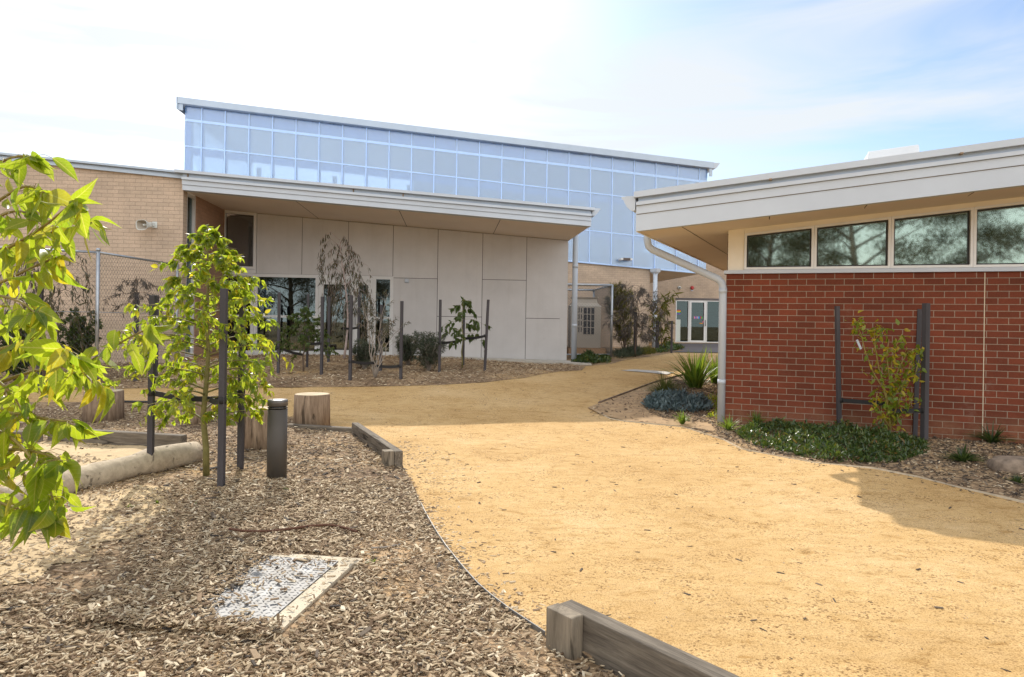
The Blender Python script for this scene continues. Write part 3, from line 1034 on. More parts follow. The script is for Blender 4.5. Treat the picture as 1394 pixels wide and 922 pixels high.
panel(xs_[657], xs_[717], zj, zt); panel(xs_[657], xs_[717], zb0, zj)
zj = P_(745, 433.8)[1]
panel(xs_[717], sWr, zj, zt); panel(xs_[717], sWr, zb0, zj)
obj("panel_cladding", pan, M['panel'], lb)
sW0 = PW.px(302, 350)[0]
back = MB()
back.poly(PW, [(xs_[349], zwh), (sWr - 0.01, zwh), (sWr - 0.01, zt(sWr)), (xs_[349], zt(xs_[349]))], -0.2, -0.021)
back.pbox(PW, xs_[535], sWr - 0.01, -0.2, zwh, -0.2, -0.021)
obj("wall_backing", back, M['joint'], lb)
PE = Plane(tuple(PW.pt(sWr - 0.012, 0))[:2], tuple(-PW.n)[:2])
obj("end_wall", MB().pbox(PE, 0.01, 7.9, -0.2, wz(sWr) - 0.01, -0.2, 0.0), M['panel'], lb)
# glazing of the panel wall
def pane(parent, pl, s0, s1, z0, z1, o, m, ztop=None):
    zl, zr = ztop if ztop else (z1, z1)
    return obj("glass_pane", MB().poly(pl, [(s0, z0), (s1, z0), (s1, zr), (s0, zl)], o - 0.008, o), m, parent)
zs = P_(440, 482.5)[1]
ztr = P_(390, 431)[1]
def window(s0, s1, z0, z1, w=0.055, trans=None, ztop=None, pl=PW, o=0.0, g='glass', parent=None, name="window"):
    mb = MB()
    frame_ring(mb, pl, s0, s1, z0, z1, w, o - 0.10, o + 0.02, ztop)
    if trans:
        mb.pbox(pl, s0 + w, s1 - w, trans - 0.03, trans + 0.03, o - 0.09, o + 0.01)
    f = obj(name, mb, M['frame'], parent or lb)
    zl, zr = ztop if ztop else (z1, z1)
    k = (zr - zl) / (s1 - s0)
    q = w - 0.006
    pane(f, pl, s0 + q, s1 - q, z0 + q, z1 - q, o - 0.05, M[g], (zl + k * q - q, zr - k * q - q))
    return f
S = lambda x: P_(x, 430)[0]
zu0 = P_(326, 366.5)[1]
zul, zur = P_(304, 286)[1], P_(349, 290)[1]
window(sW0 + 0.005, xs_[349] - 0.004, zu0, 0, 0.075, None, (zul, zur), g='glass_light')
obj("spandrel", MB().pbox(PW, sW0 + 0.005, xs_[349] - 0.004, zwh + 0.006, zu0 - 0.006, -0.1, 0.01), M['frame'], lb)
window(sW0 + 0.005, S(345.5), zs, zwh, 0.085, ztr)
window(S(345.8), S(433.5), zs, zwh, 0.085, ztr)
window(S(507), S(535) - 0.004, zs, zwh, 0.085, ztr)
zdh = P_(470, 381.5)[1]
dmb = MB()
dmb.pbox(PW, S(433.8), S(506.8), zdh, zwh, -0.1, 0.02)
obj("door_head", dmb, M['frame'], lb)
for a, b, hd in ((433.8, 481.6, 1), (481.9, 506.8, 0)):
    mb = MB()
    frame_ring(mb, PW, S(a), S(b), zs, zdh - 0.004, 0.12, -0.09, 0.012)
    d = obj("door", mb, M['frame'], lb)
    pane(d, PW, S(a) + 0.115, S(b) - 0.115, zs + 0.115, zdh - 0.12, -0.04, M['glass'])
    hs = S(b) - 0.045 if hd else S(a) + 0.045
    hm = MB().tube([PW.pt(hs, zs + 0.8, 0.012), PW.pt(hs, zs + 0.8, 0.06), PW.pt(hs, zs + 1.25, 0.06), PW.pt(hs, zs + 1.25, 0.012)], 0.012, 8)
    obj("handle", hm, M['galv'], d)
obj("sill", MB().pbox(PW, sW0 + 0.005, S(535), zs - 0.10, zs - 0.003, -0.1, 0.05), M['frame'], lb)
# room behind the glass
rm = MB()
rm.pbox(PW, sW0 + 0.1, S(600), zs - 0.12, zs - 0.1, -6.0, -0.3)
rm.pbox(PW, sW0 + 0.1, S(600), zs - 0.1, 4.2, -6.1, -6.0)
rm.pbox(PW, sW0 - 0.1, sW0 + 0.1, zs - 0.1, 4.2, -6.0, -0.3)
rm.pbox(PW, S(600), S(603), zs - 0.1, 4.2, -6.0, -0.3)
rm.pbox(PW, sW0 + 0.1, S(600), 4.2, 4.25, -6.0, -0.3)
obj("room", rm, M['interior'], lb)
rm = MB()
for k in range(5):
    s = S(360 + 30 * k)
    rm.pbox(PW, s, s + 0.5, zs - 0.1, zs + 0.7 + 0.12 * (k % 3), -3.2 - 0.3 * (k % 2), -2.7)
obj("cupboard", rm, M['rock'], lb)
obj("curtain", MB().pbox(PW, sW0 + 0.05, P_(346, 340)[0], zu0 + 0.02, zul - 0.12, -0.30, -0.28), M['blind'], lb)
# downpipe at the right end
pipe_s = P_(781.5, 430)[0]
pp = [PF.pt(sR + 0.10, zg - 0.12, -D + 0.35), PF.pt(sR + 0.10, zg - 0.32, -D + 0.33), PW.pt(pipe_s, wz(sWr) - 0.1, 0.06), PW.pt(pipe_s, wz(sWr) - 0.3, 0.06), PW.pt(pipe_s, 0.1, 0.06)]
obj("downpipe", MB().tube([PW.pt(pipe_s, 4.3, 0.06), PW.pt(pipe_s, 0.1, 0.06)], 0.075, 16), M['white'], lb)
for z in (1.35, 3.0):
    obj("pipe_collar", MB().lathe([(0.081, z), (0.081, z + 0.09)], 16, 0, PW.pt(pipe_s, 0, 0.06).x, PW.pt(pipe_s, 0, 0.06).y), M['white'], lb)

# concrete slab along the panel wall
sl = MB()
for a, b in ((-0.02, 9.2),):
    p0 = [PW.pt(S(555), 0, 0.02), PW.pt(S(797), 0, 0.02), PW.pt(S(797), 0, 0.95), PW.pt(S(650), 0, 0.55)]
    zz = lambda p: gz(p.x, p.y) + 0.055
    sl.hexa([(p.x, p.y, zz(p) - 0.2) for p in (p0[3], p0[2], p0[1], p0[0])] + [(p.x, p.y, zz(p)) for p in (p0[3], p0[2], p0[1], p0[0])])
tag(obj("concrete_path", sl, M['concrete']), kind='structure')
dl = MB()
q = [PW.pt(S(400), 0, 0.06), PW.pt(S(520), 0, 0.06), PW.pt(S(520), 0, 0.75), PW.pt(S(400), 0, 0.75)]
dl.hexa([(p.x, p.y, 0.3) for p in (q[3], q[2], q[1], q[0])] + [(p.x, p.y, zs - 0.06) for p in (q[3], q[2], q[1], q[0])])
tag(obj("door_step", dl, M['concrete'], loc=q[0]), "low pale concrete step below the glass doors of the panel wall", "step")

# small white box on a panel
s, z = P_(554, 382.5)
bx = MB().pbox(PW, s - 0.055, s + 0.055, z - 0.05, z + 0.05, 0.0, 0.06)
tag(obj("sensor_box", bx, M['white'], loc=PW.pt(s, z), bevel=0.008), "small white sensor box fixed to the panel wall right of the glazing", "sensor")

# horn loudspeaker
s, z = PF.px(206.5, 307.5)
c0 = PF.pt(s, z, 0)
sp = thing("horn_loudspeaker", "pale grey horn loudspeaker on the tan brick wall", "loudspeaker", c0)
ax = (PF.n * 0.9 - PF.u * 0.42 + Vector((0, 0, -0.12))).normalized()
rx = ax.cross(Vector((0, 0, 1))).normalized()
ry = rx.cross(ax)
hm = MB()
oc = c0 + PF.n * 0.12
def ringpts(d, a, b, n=28):
    out = []
    for k in range(n):
        t = 2 * math.pi * k / n
        ct, st = math.cos(t), math.sin(t)
        e = 0.55
        out.append(oc + ax * d + rx * (a * math.copysign(abs(ct) ** e, ct)) + ry * (b * math.copysign(abs(st) ** e, st)))
    return out
def loft(mb, rings, mi=0):
    n = len(rings[0])
    v = [p for r_ in rings for p in r_]
    f = [(i * n + k, i * n + (k + 1) % n, (i + 1) * n + (k + 1) % n, (i + 1) * n + k) for i in range(len(rings) - 1) for k in range(n)]
    mb.add(v, f, None, mi, True)
loft(hm, [ringpts(-0.05, .02, .02), ringpts(-0.05, .05, .05), ringpts(0.02, .06, .055), ringpts(0.12, .10, .075), ringpts(0.20, .155, .11), ringpts(0.215, .158, .113), ringpts(0.20, .145, .10)])
obj("horn", hm, M['speaker'], sp)
hm = MB()
loft(hm, [ringpts(0.20, .145, .10), ringpts(0.12, .09, .065), ringpts(0.03, .05, .045), ringpts(0.02, .02, .02), ringpts(0.02, .004, .004)])
obj("throat", hm, M['speaker_in'], sp)
hm = MB()
loft(hm, [ringpts(0.02, .022, .022), ringpts(0.15, .026, .026), ringpts(0.165, .012, .012), ringpts(0.165, .002, .002)])
obj("driver_plug", hm, M['speaker'], sp)
hm = MB().pbox(PF, s + 0.02, s + 0.12, z - 0.05, z + 0.09, 0.0, 0.02).bar(PF.pt(s + 0.07, z + 0.03, 0.01), PF.pt(s + 0.03, z + 0.02, 0.14), 0.03, 0.08)
obj("bracket", hm, M['speaker'], sp)

# ------------------------------------------------------------------ hall with the translucent clerestory
hb = thing("hall_building", "tall hall with translucent blue clerestory wall above tan brick", "building", PH.pt(0, 0))
hzt, hs0, hs1 = line_fn(PH, (252, 144.5), (963, 230.5))
sq, zq = PH.px(785, 355.5)
sq2, zq2 = PH.px(953, 371)
kb = (zq2 - zq) / (sq2 - sq)
hzb = lambda s: zq + kb * (s - sq)
DEP = 9.0
obj("polycarbonate_wall", MB().poly(PH, [(hs0, hzb(hs0)), (hs1, hzb(hs1)), (hs1, hzt(hs1)), (hs0, hzt(hs0))], -0.03, 0.0), M['poly'], hb)
hsm = hs0 + 8.2
obj("rear_polycarbonate_wall", MB().poly(PH, [(hs0, 2.5), (hsm, 2.5), (hsm, hzt(hsm)), (hs0, hzt(hs0))], -DEP - 0.03, -DEP), M['poly_rear'], hb)
obj("rear_wall", MB().poly(PH, [(hsm, 0.3), (hs1, 0.3), (hs1, hzt(hs1)), (hsm, hzt(hsm))], -DEP - 0.2, -DEP), M['roofing'], hb)
obj("floor", MB().poly(PH, [(hs0, 0.25), (hs1, 0.25), (hs1, 0.3), (hs0, 0.3)], -DEP, -0.31), M['concrete'], hb)
PHe = Plane(tuple(PH.pt(hs0, 0))[:2], tuple(-PH.n)[:2])
PHr = Plane(tuple(PH.pt(hs1, 0))[:2], tuple(-PH.n)[:2])
obj("polycarbonate_wall", MB().pbox(PHe, 0.01, DEP - 0.01, 4.4, hzt(hs0), 0.0, 0.03), M['poly'], hb)
obj("polycarbonate_wall", MB().pbox(PHr, 0.01, DEP - 0.01, hzb(hs1), hzt(hs1), -0.03, 0.0), M['poly'], hb)
nm = 23
mu, mu2 = MB(), MB()
fpx = [273.5, 305.5, 338, 370, 402, 433.5, 465.5, 498] + [529 + 30.75 * k for k in range(8)] + [774 + 29.7 * k for k in range(7)]
for x in fpx:
    s = PH.px(x, 250)[0]
    if s < hs1 - 0.1:
        mu.poly(PH, [(s - .02, hzb(s)), (s + .02, hzb(s)), (s + .02, hzt(s)), (s - .02, hzt(s))], 0.001, 0.02)
        mu2.poly(PH, [(s - .05, hzb(s)), (s + .05, hzb(s)), (s + .05, hzt(s)), (s - .05, hzt(s))], -0.22, -0.05)
for off, hh in ((0.48, 0.10), (1.50, 0.05), (3.02, 0.05), (4.28, 0.05), (5.3, 0.05)):
    sa_ = hs0 + 0.02
    sb_ = hs1 - 0.02
    if hzt(sb_) - off - hh < hzb(sb_) + .05:
        # the sheet is shorter at the low end: stop the rail where it meets the sill
        for q_ in range(200):
            if hzt(sb_) - off - hh > hzb(sb_) + .05:
                break
            sb_ -= 0.1
    mu.poly(PH, [(sa_, hzt(sa_) - off - hh), (sb_, hzt(sb_) - off - hh), (sb_, hzt(sb_) - off), (sa_, hzt(sa_) - off)], 0.001, 0.013)
obj("mullion", mu, M['mullion'], hb)
for off, hh, oo in ((0.0, 0.45, -0.2), (1.55, 0.26, -0.2), (3.05, 0.20, -0.2), (4.3, 0.22, -0.2), (5.3, 0.22, -0.2)):
    sa_, sb_ = hs0 + .02, hs1 - .02
    while hzt(sb_) - off - hh < hzb(sb_) + .12:
        sb_ -= 0.1
    mu2.poly(PH, [(sa_, hzt(sa_) - off - hh), (sb_, hzt(sb_) - off - hh), (sb_, hzt(sb_) - off), (sa_, hzt(sa_) - off)], oo - 0.04, -0.16 if off else -0.05)
obj("girt", mu2, M['poly_frame'], hb)
fr = MB()
fr.pbox(PH, hs0, hs0 + 0.22, 4.3, hzt(hs0), -0.30, -0.04)
for off in (1.6, 3.0):
    fr.poly(PH, [(hs0, hzt(hs0) - off - 0.2), (hs1, hzt(hs1) - off - 0.2), (hs1, hzt(hs1) - off), (hs0, hzt(hs0) - off)], -DEP + 0.05, -DEP + 0.2)
for k in range(6):
    s = hs0 + 0.4 + k * 3.8
    fr.bar(PH.pt(s, hzt(s) - 1.0, -DEP + 0.3), PH.pt(s + 3.6, hzt(s) - 3.0, -DEP + 0.3), 0.09, 0.09)
    fr.pbox(PH, s - 0.1, s + 0.1, 1.0, hzt(s) - 0.4, -DEP + 0.2, -DEP + 0.4)
obj("rear_framing", fr, M['poly_frame'], hb)
# hall roof with edge fascia
rt = MB()
rs0, rs1 = PH.px(240, 140, 0.25)[0], PH.px(977, 232, 0.25)[0]
def rz(s):
    return hzt(s) + 0.02
rt.hexa([PH.pt(rs0, rz(rs0), 0.2), PH.pt(rs1 - .2, rz(rs1), 0.2), PH.pt(rs1 - .2, rz(rs1), -DEP - .3), PH.pt(rs0, rz(rs0), -DEP - .3),
         PH.pt(rs0, rz(rs0) + .16, 0.2), PH.pt(rs1 - .2, rz(rs1) + .16, 0.2), PH.pt(rs1 - .2, rz(rs1) + .16, -DEP - .3), PH.pt(rs0, rz(rs0) + .16, -DEP - .3)])
obj("roof", rt, M['flashing'], hb)
rt = MB()
rt.poly(PH, [(rs0, rz(rs0) + .0), (rs1 - .15, rz(rs1)), (rs1 - .15, rz(rs1) + .24), (rs0, rz(rs0) + .24)], 0.205, 0.25)
PHl = Plane(tuple(PH.pt(rs0 - 0.001, 0))[:2], tuple(-PH.n)[:2])
rt.pbox(PHl, -0.25, DEP + 0.3, rz(rs0) - 0.22, rz(rs0) + 0.24, 0.0, 0.04)
rt.poly(PH, [(rs0 - .001, rz(rs0) - .22), (hs0 - .01, rz(hs0) - .25), (hs0 - .01, rz(hs0) - 0.003), (rs0 - .001, rz(rs0) - 0.003)], 0.16, 0.2)
rt.poly(PH, [(hs1 + .01, rz(hs1) - .35), (rs1 - .2, rz(rs1) - .32), (rs1 - .2, rz(rs1) - .003), (hs1 + .01, rz(hs1) - .003)], 0.16, 0.2)
obj("roof_edge", rt, M['flashing'], hb)
gt = MB()
zz_ = rz(rs1) + 0.2
v = [PH.pt(rs1 - .14 + a * 1.2, zz_ + b * 1.3, 0.22) for a, b in prof] + [PH.pt(rs1 - .14 + a * 1.2, zz_ + b * 1.3, -DEP) for a, b in prof]
gt.add(v, [tuple(range(n_)), tuple(range(2 * n_ - 1, n_ - 1, -1))] + [(i, i + n_, (i + 1) % n_ + n_, (i + 1) % n_) for i in range(n_)])
obj("gutter", gt, M['white'], hb)
# brick below
sc = PH.px(884.5, 430)[0]
bw = MB().poly(PH, [(-4, -0.3), (sc, -0.3), (sc, hzb(sc) - 0.06), (-4, hzb(-4) - 0.06)], -0.3, -0.04)
PHc = Plane(tuple(PH.pt(sc - 0.01, 0, 0))[:2], tuple(-PH.n)[:2])
bw.pbox(PHc, 0.31, 8.0, -0.3, hzb(sc) - 0.3, -0.3, 0.0)
obj("brick_wall", bw, M['tan_brick'], hb)
obj("sill_flashing", MB().poly(PH, [(-4, hzb(-4) - .06), (hs1, hzb(hs1) - .06), (hs1, hzb(hs1) - 0.002), (-4, hzb(-4) - 0.002)], -0.05, 0.05), M['mullion'], hb)
# recessed wall with glass doors
PB = Plane((5.0, 36.0), (1, 0.09))
dS = lambda x: PB.px(x, 440)[0]
zd0, zd1 = PB.px(945, 466.5)[1], PB.px(945, 409)[1]
d0, d3 = dS(919.5), dS(1000)
bw = MB()
bw.pbox(PB, 0.2, d0, -0.2, 5.2, -0.25, 0)
bw.pbox(PB, d0, d3, zd1 + 0.12, 5.2, -0.25, 0)
bw.pbox(PB, d3, d3 + 6, -0.2, 5.2, -0.25, 0)
bw.pbox(PB, d0, d3, -0.2, zd0 - 0.02, -0.25, 0)
obj("rear_brick_wall", bw, M['tan_brick'], hb)
obj("lintel", MB().pbox(PB, d0 - 0.02, d3, zd1 + 0.003, zd1 + 0.117, -0.2, 0.015), M['paving'], hb)
al = MB()
al.hexa([PH.pt(sc, hzb(sc) + .0, -0.07), PH.pt(hs1, hzb(hs1) + .0, -0.07), PH.pt(hs1, hzb(hs1) + .0, -7.9), PH.pt(sc, hzb(sc) + .0, -7.9),
         PH.pt(sc, hzb(sc) + .1, -0.07), PH.pt(hs1, hzb(hs1) + .1, -0.07), PH.pt(hs1, hzb(hs1) + .1, -7.9), PH.pt(sc, hzb(sc) + .1, -7.9)])
obj("entry_ceiling", al, M['soffit'], hb)
def hwin(a, b, w=0.07, name="window"):
    return window(a, b, zd0, zd1, w, None, None, PB, -0.02, 'glass_clear', hb, name)
hwin(d0 + 0.01, dS(938), 0.05)
dr = hwin(dS(938.3), dS(961), 0.11, "door")
obj("handle", MB().tube([PB.pt(dS(959.8), zd0 + .9, 0.0), PB.pt(dS(959.8), zd0 + .9, 0.06), PB.pt(dS(959.8), zd0 + 1.2, 0.06), PB.pt(dS(959.8), zd0 + 1.2, 0.0)], 0.015, 6), M['black_pipe'], dr)
hwin(dS(961.3), d3 - 0.01, 0.05)
rm = MB()
rm.pbox(PB, d0 - 0.2, d3 + 0.2, zd0 - 0.05, zd0 - 0.02, -6, -0.26)
rm.pbox(PB, d0 - 0.2, d3 + 0.2, zd0 - 0.02, 4.2, -6.1, -6)
rm.pbox(PB, d0 - 0.2, d3 + 0.2, 3.8, 3.85, -6, -0.26)
rm.pbox(PB, d0 - 0.3, d0 - 0.2, zd0 - 0.02, 3.8, -6, -0.26)
rm.pbox(PB, d3 + 0.2, d3 + 0.3, zd0 - 0.02, 3.8, -6, -0.26)
obj("room", rm, M['interior'], hb)
sh = MB()
for k in range(4):
    sh.pbox(PB, dS(962) + 0.0, d3, zd0 + 0.1 + 0.42 * k, zd0 + 0.14 + 0.42 * k, -2.2, -1.7)
sh.pbox(PB, dS(962), d3, zd0, zd0 + 1.7, -2.25, -2.2)
obj("shelving", sh, M['interior_dark'], hb)
# downpipe with rain head
ps = PH.px(890, 430)[0]
dp = MB().tube([PH.pt(ps, hzb(ps) - 0.05, 0.13), PH.pt(ps, 0.2, 0.13)], 0.09, 14)
obj("downpipe", dp, M['white'], hb)
rh = MB()
c = PH.pt(ps, 0, 0.13)
rh.lathe([(0.09, hzb(ps) - 0.32), (0.10, hzb(ps) - 0.25), (0.20, hzb(ps) - 0.16), (0.22, hzb(ps) - 0.03)], 4, 0, c.x, c.y, smooth=False)
obj("rain_head", rh, M['white'], hb)

# fixtures on the hall
s, z = PH.px(849, 354.5)
fl = thing("floodlight", "flat brown floodlight fixed below the blue hall cladding", "light fitting", PH.pt(s, z))
obj("housing", MB().pbox(PH, s - 0.14, s + 0.14, z - 0.04, z + 0.05, 0.30, 0.52), M['dark_metal'], fl)
for a_, b_ in ((-0.24, -0.141), (0.141, 0.24)):
    obj("bracket", MB().pbox(PH, s + a_, s + b_, z - 0.03, z + 0.04, 0.051, 0.5), M['frame'], fl)
s, z = PB.px(942, 392)
al_ = thing("alarm_strobe", "small red alarm strobe on tan brick above the far glass doors", "alarm", PB.pt(s, z))
hm = MB()
cc = PB.pt(s, z, 0.0)
hm.tube([cc, cc + PB.n * 0.05, cc + PB.n * 0.12], [0.10, 0.10, 0.055], 16)
obj("lens", hm, M['red'], al_)
obj("label_plate", MB().pbox(PB, s - 0.05, s + 0.06, z - 0.17, z - 0.11, 0.0, 0.02), M['white'], al_)
s, z = PB.px(924.5, 392)
cm = thing("security_camera", "small white dome camera on tan brick left of the red strobe", "camera", PB.pt(s, z))
cc = PB.pt(s, z, 0.0)
obj("housing", MB().tube([cc, cc + PB.n * 0.06, cc + PB.n * 0.14], [0.09, 0.09, 0.05], 14), M['speaker'], cm)
obj("lens", MB().tube([cc + PB.n * 0.13, cc + PB.n * 0.16], [0.045, 0.03], 12), M['black_pipe'], cm)

# flag, bunting and coloured papers inside the far glass
def flat_mat(name, c):
    return plain(name, c, 0.8, var=0.05)
cols = {'red': (0.55, 0.05, 0.05), 'orange': (0.75, 0.28, 0.03), 'yellow': (0.75, 0.6, 0.05), 'green': (0.08, 0.42, 0.08), 'blue': (0.04, 0.14, 0.5), 'purple': (0.22, 0.07, 0.38), 'pink': (0.75, 0.25, 0.4), 'cyan': (0.15, 0.5, 0.7), 'pale': (0.6, 0.66, 0.62)}
CM = {k: flat_mat("paper_" + k, v) for k, v in cols.items()}
def paper(name, x0, y0, x1, y1, names, horiz, label, cat, group=None):
    s0, z1 = PB.px(x0, y0)
    s1, z0 = PB.px(x1, y1)
    mb = MB()
    n = len(names)
    for i in range(n):
        if horiz:
            a, b = z1 + (z0 - z1) * i / n, z1 + (z0 - z1) * (i + 1) / n
            mb.pbox(PB, s0, s1, b, a, -0.067, -0.063, i)
        else:
            a, b = s0 + (s1 - s0) * i / n, s0 + (s1 - s0) * (i + 1) / n
            mb.pbox(PB, a, b, z0, z1, -0.067, -0.063, i)
    return tag(obj(name, mb, [CM[k] for k in names], loc=PB.pt(s0, z0, -0.1)), label, cat, group)
paper("paper_flag", 921.5, 422, 927, 428, ['red', 'orange', 'yellow', 'green', 'blue', 'purple'], True, "rainbow striped flag inside the left pane of the far glass doors", "flag")
paper("paper_bunting", 945.5, 431, 957, 434, ['pink', 'blue', 'pink', 'cyan', 'blue', 'red', 'green'], False, "row of small coloured papers across the far glass door", "bunting")
paper("paper_notice", 920.2, 435, 926.5, 464.5, ['pale'], True, "tall pale paper poster at the foot of the left far pane", "poster")
paper("paper_notice", 957, 437, 958.6, 440, ['pink'], True, "small pink paper near the edge of the far glass door", "paper")
paper("paper_notice", 953, 439.8, 957.4, 441, ['orange'], True, "thin orange paper strip on the far glass door", "paper")

# ------------------------------------------------------------------ red brick building
rb = thing("red_brick_building", "low red brick building with white fascia and strip windows under a sloping roof", "building", PR.pt(0, 0))
OV = 1.0
rfb, rf0, rf1 = line_fn(PR, (866, 315), (1394, 252), OV)
_, z_top = PR.px(862, 262, OV)
RH = z_top - rfb(rf0)
s_end = 9.0
zbr = PR.px(990, 373.2)[1]
edir = Vector((math.sin(R(26)), math.cos(R(26)), 0))
mb = MB().poly(PR, [(0, -0.3), (s_end, -0.3), (s_end, zbr), (0, zbr)], -0.23, 0.0)
# end wall going back
PRe = Plane(tuple(PR.pt(0.0, 0, -0.0))[:2], tuple(edir)[:2])
mb2 = MB().pbox(PRe, 0.001, 9.0, -0.3, zbr, -0.2, 0.0) if False else None
ew = Plane(tuple(PR.pt(0.002, 0, -0.232))[:2], tuple(edir)[:2])
v = [ew.pt(0, -0.3), ew.pt(9, -0.3), ew.pt(9, rfb(-0.2)), ew.pt(0, rfb(-0.2))]
w_ = [p + Vector((0.23, 0.02, 0)) for p in v]
mb.add(v + w_, [(3, 2, 1, 0), (4, 5, 6, 7), (0, 1, 5, 4), (1, 2, 6, 5), (2, 3, 7, 6), (3, 0, 4, 7)], [(0, -0.3), (9, -0.3), (9, 2.6), (0, 2.6)] * 2)
obj("brick_wall", mb, M['red_brick'], rb)
sj = PR.px(1339.5, 460)[0]
obj("expansion_joint", MB().pbox(PR, sj - 0.005, sj + 0.005, 0.0, zbr - 0.01, -0.01, 0.003), M['pit_concrete'], rb)
obj("sill_flashing", MB().pbox(PR, -0.03, s_end, zbr + 0.002, zbr + 0.05, -0.2, 0.04), M['white'], rb)
rzs = lambda s: rfb(s) + 0.01
wz0 = zbr + 0.052
obj("corner_cladding", MB().poly(PR, [(0.02, wz0), (PR.px(1013, 340)[0], wz0), (PR.px(1013, 340)[0], rzs(0.3) - 0.01), (0.02, rzs(0.02) - 0.01)], -0.2, 0.0), M['cream'], rb)
edges = [(1013.3, 1108), (1108.3, 1212.5), (1212.8, 1324.5), (1324.8, 1445), (1445.3, 1580)]
zw0 = PR.px(1100, 366.5)[1]
obj("window_sill", MB().pbox(PR, PR.px(1013.3, 364)[0], PR.px(1580, 364)[0], wz0, zw0 - 0.002, -0.2, 0.012), M['frame'], rb)
hp0, hp1 = PR.px(1016, 318)[1], PR.px(1321, 283)[1]
sp0, sp1 = PR.px(1016, 318)[0], PR.px(1321, 283)[0]
kk = (hp1 - hp0) / (sp1 - sp0)
wtop = lambda s: hp0 + kk * (s - sp0)
for a, b in edges:
    s0, s1 = PR.px(a, 340)[0], PR.px(b, 340)[0]
    f = window(s0, s1, zw0, 0, 0.032, None, (wtop(s0), wtop(s1)), PR, 0.0, 'glass_green', rb)
    gk = MB()
    frame_ring(gk, PR, s0 + 0.034, s1 - 0.034, zw0 + 0.034, 0, 0.018, -0.06, -0.03, (wtop(s0) - 0.034, wtop(s1) - 0.034))
    obj("gasket", gk, M['black_pipe'], f)
s0, s1 = PR.px(1013.3, 340)[0], PR.px(1580, 340)[0]
obj("window_head", MB().poly(PR, [(s0, wtop(s0) + .002), (s1, wtop(s1) + .002), (s1, rzs(s1) - .01), (s0, rzs(s0) - .01)], -0.2, 0.002), M['cream'], rb)
obj("end_cladding", MB().poly(PR, [(s1 + .002, wz0), (s_end, wz0), (s_end, rzs(s_end) - .01), (s1 + .002, rzs(s1) - .01)], -0.2, 0.001), M['cream'], rb)
# room behind
rm = MB()
rm.pbox(PR, 0.25, s_end, 1.0, 1.05, -5, -0.25)
rm.pbox(PR, 0.25, s_end, 1.05, 3.6, -5.1, -5)
rm.poly(PR, [(0.25, rzs(.25) + .1), (s_end, rzs(s_end) + .1), (s_end, rzs(s_end) + .14), (.25, rzs(.25) + .14)], -5, -0.25)
obj("room", rm, M['interior'], rb)
for xa_, xb_, zb_ in ((1142, 1209, 3.0), (1218, 1321, 3.1)):
    obj("blind", MB().pbox(PR, PR.px(xa_, 340)[0], PR.px(xb_, 340)[0], zw0, zb_, -0.235, -0.22), M['blind'], rb)
# soffit, fascia, roof: plan follows the skewed eave
def RP(s, o, z):
    """corner in plan: eave line runs along edir from the fascia corner"""
    return PR.pt(s, z, o)
e0 = PR.pt(rf0, 0, OV)
def eave(t, z, dx=0.0):
    p = e0 + edir * t - PR.u * dx
    return Vector((p.x, p.y, z))
zE = rzs(rf0)
mb = MB()
A, B_, C_, D_ = PR.pt(rf0, zE, OV - 0.02), PR.pt(s_end, rzs(s_end), OV - 0.02), PR.pt(s_end, rzs(s_end), -8), eave(9.6, zE)
mb.add([A, B_, C_, D_] + [p + Vector((0, 0, 0.04)) for p in (A, B_, C_, D_)], [(3, 2, 1, 0), (4, 5, 6, 7), (0, 1, 5, 4), (1, 2, 6, 5), (2, 3, 7, 6), (3, 0, 4, 7)])
sof = obj("soffit", mb, M['soffit'], rb)
for px_, py_ in ((1047, 296), (1182, 280), (1330, 262)):
    s = PR.px(px_, py_, OV)[0]
    p0, p1 = PR.pt(s, rzs(s) - .003, OV - .03), PR.pt(s, rzs(s) - .003, 0.01)
    d = PR.u * 0.012
    obj("soffit_joint", MB().add([p0, p0 + d, p1 + d, p1], [(3, 2, 1, 0)]), M['joint'], sof)
mb = MB()
s = PR.px(925, 309, OV)[0]
p0 = PR.pt(s, rzs(s) - .003, OV - .03)
p1 = p0 + edir * 6
d = PR.u * 0.012
mb.add([p0, p0 + d, p1 + d, p1], [(3, 2, 1, 0)])
obj("soffit_joint", mb, M['joint'], sof)
mb = MB()
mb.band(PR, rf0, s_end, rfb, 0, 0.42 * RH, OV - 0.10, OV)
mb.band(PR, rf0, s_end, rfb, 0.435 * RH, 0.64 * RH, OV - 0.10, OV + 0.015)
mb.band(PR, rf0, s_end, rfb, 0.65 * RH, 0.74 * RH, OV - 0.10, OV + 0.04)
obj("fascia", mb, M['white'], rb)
obj("fascia_flashing", MB().band(PR, rf0 + 0.02, s_end, rfb, 0.742 * RH, 0.85 * RH, OV - 0.1, OV - 0.01), M['flashing'], rb)
obj("fascia_groove", MB().band(PR, rf0 + 0.01, s_end, rfb, 0.41 * RH, 0.66 * RH, OV - 0.12, OV - 0.008), M['rock'], rb)
obj("roof_capping", MB().band(PR, rf0 - 0.03, s_end, rfb, 0.852 * RH, RH, OV - 0.15, OV + 0.06), M['white'], rb)
for px_, py_ in ((1047, 244), (1305, 216)):
    s = PR.px(px_, py_, OV)[0]
    obj("flashing_clip", MB().pbox(PR, s, s + 0.035, rfb(s) + 0.83 * RH, rfb(s) + 0.866 * RH, OV + 0.0, OV + 0.066), M['rock'], rb)
mb = MB()
zr0 = RH * 0.9
pts = [(PR.pt(rf0, rfb(rf0), OV - .16)), PR.pt(s_end, rfb(s_end), OV - .16), PR.pt(s_end, rfb(s_end), -8), eave(9.4, rfb(rf0))]
mb.hexa([p + Vector((0, 0, .3)) for p in pts] + [p + Vector((0, 0, zr0)) for p in pts])
obj("roof", mb, M['roofing'], rb)
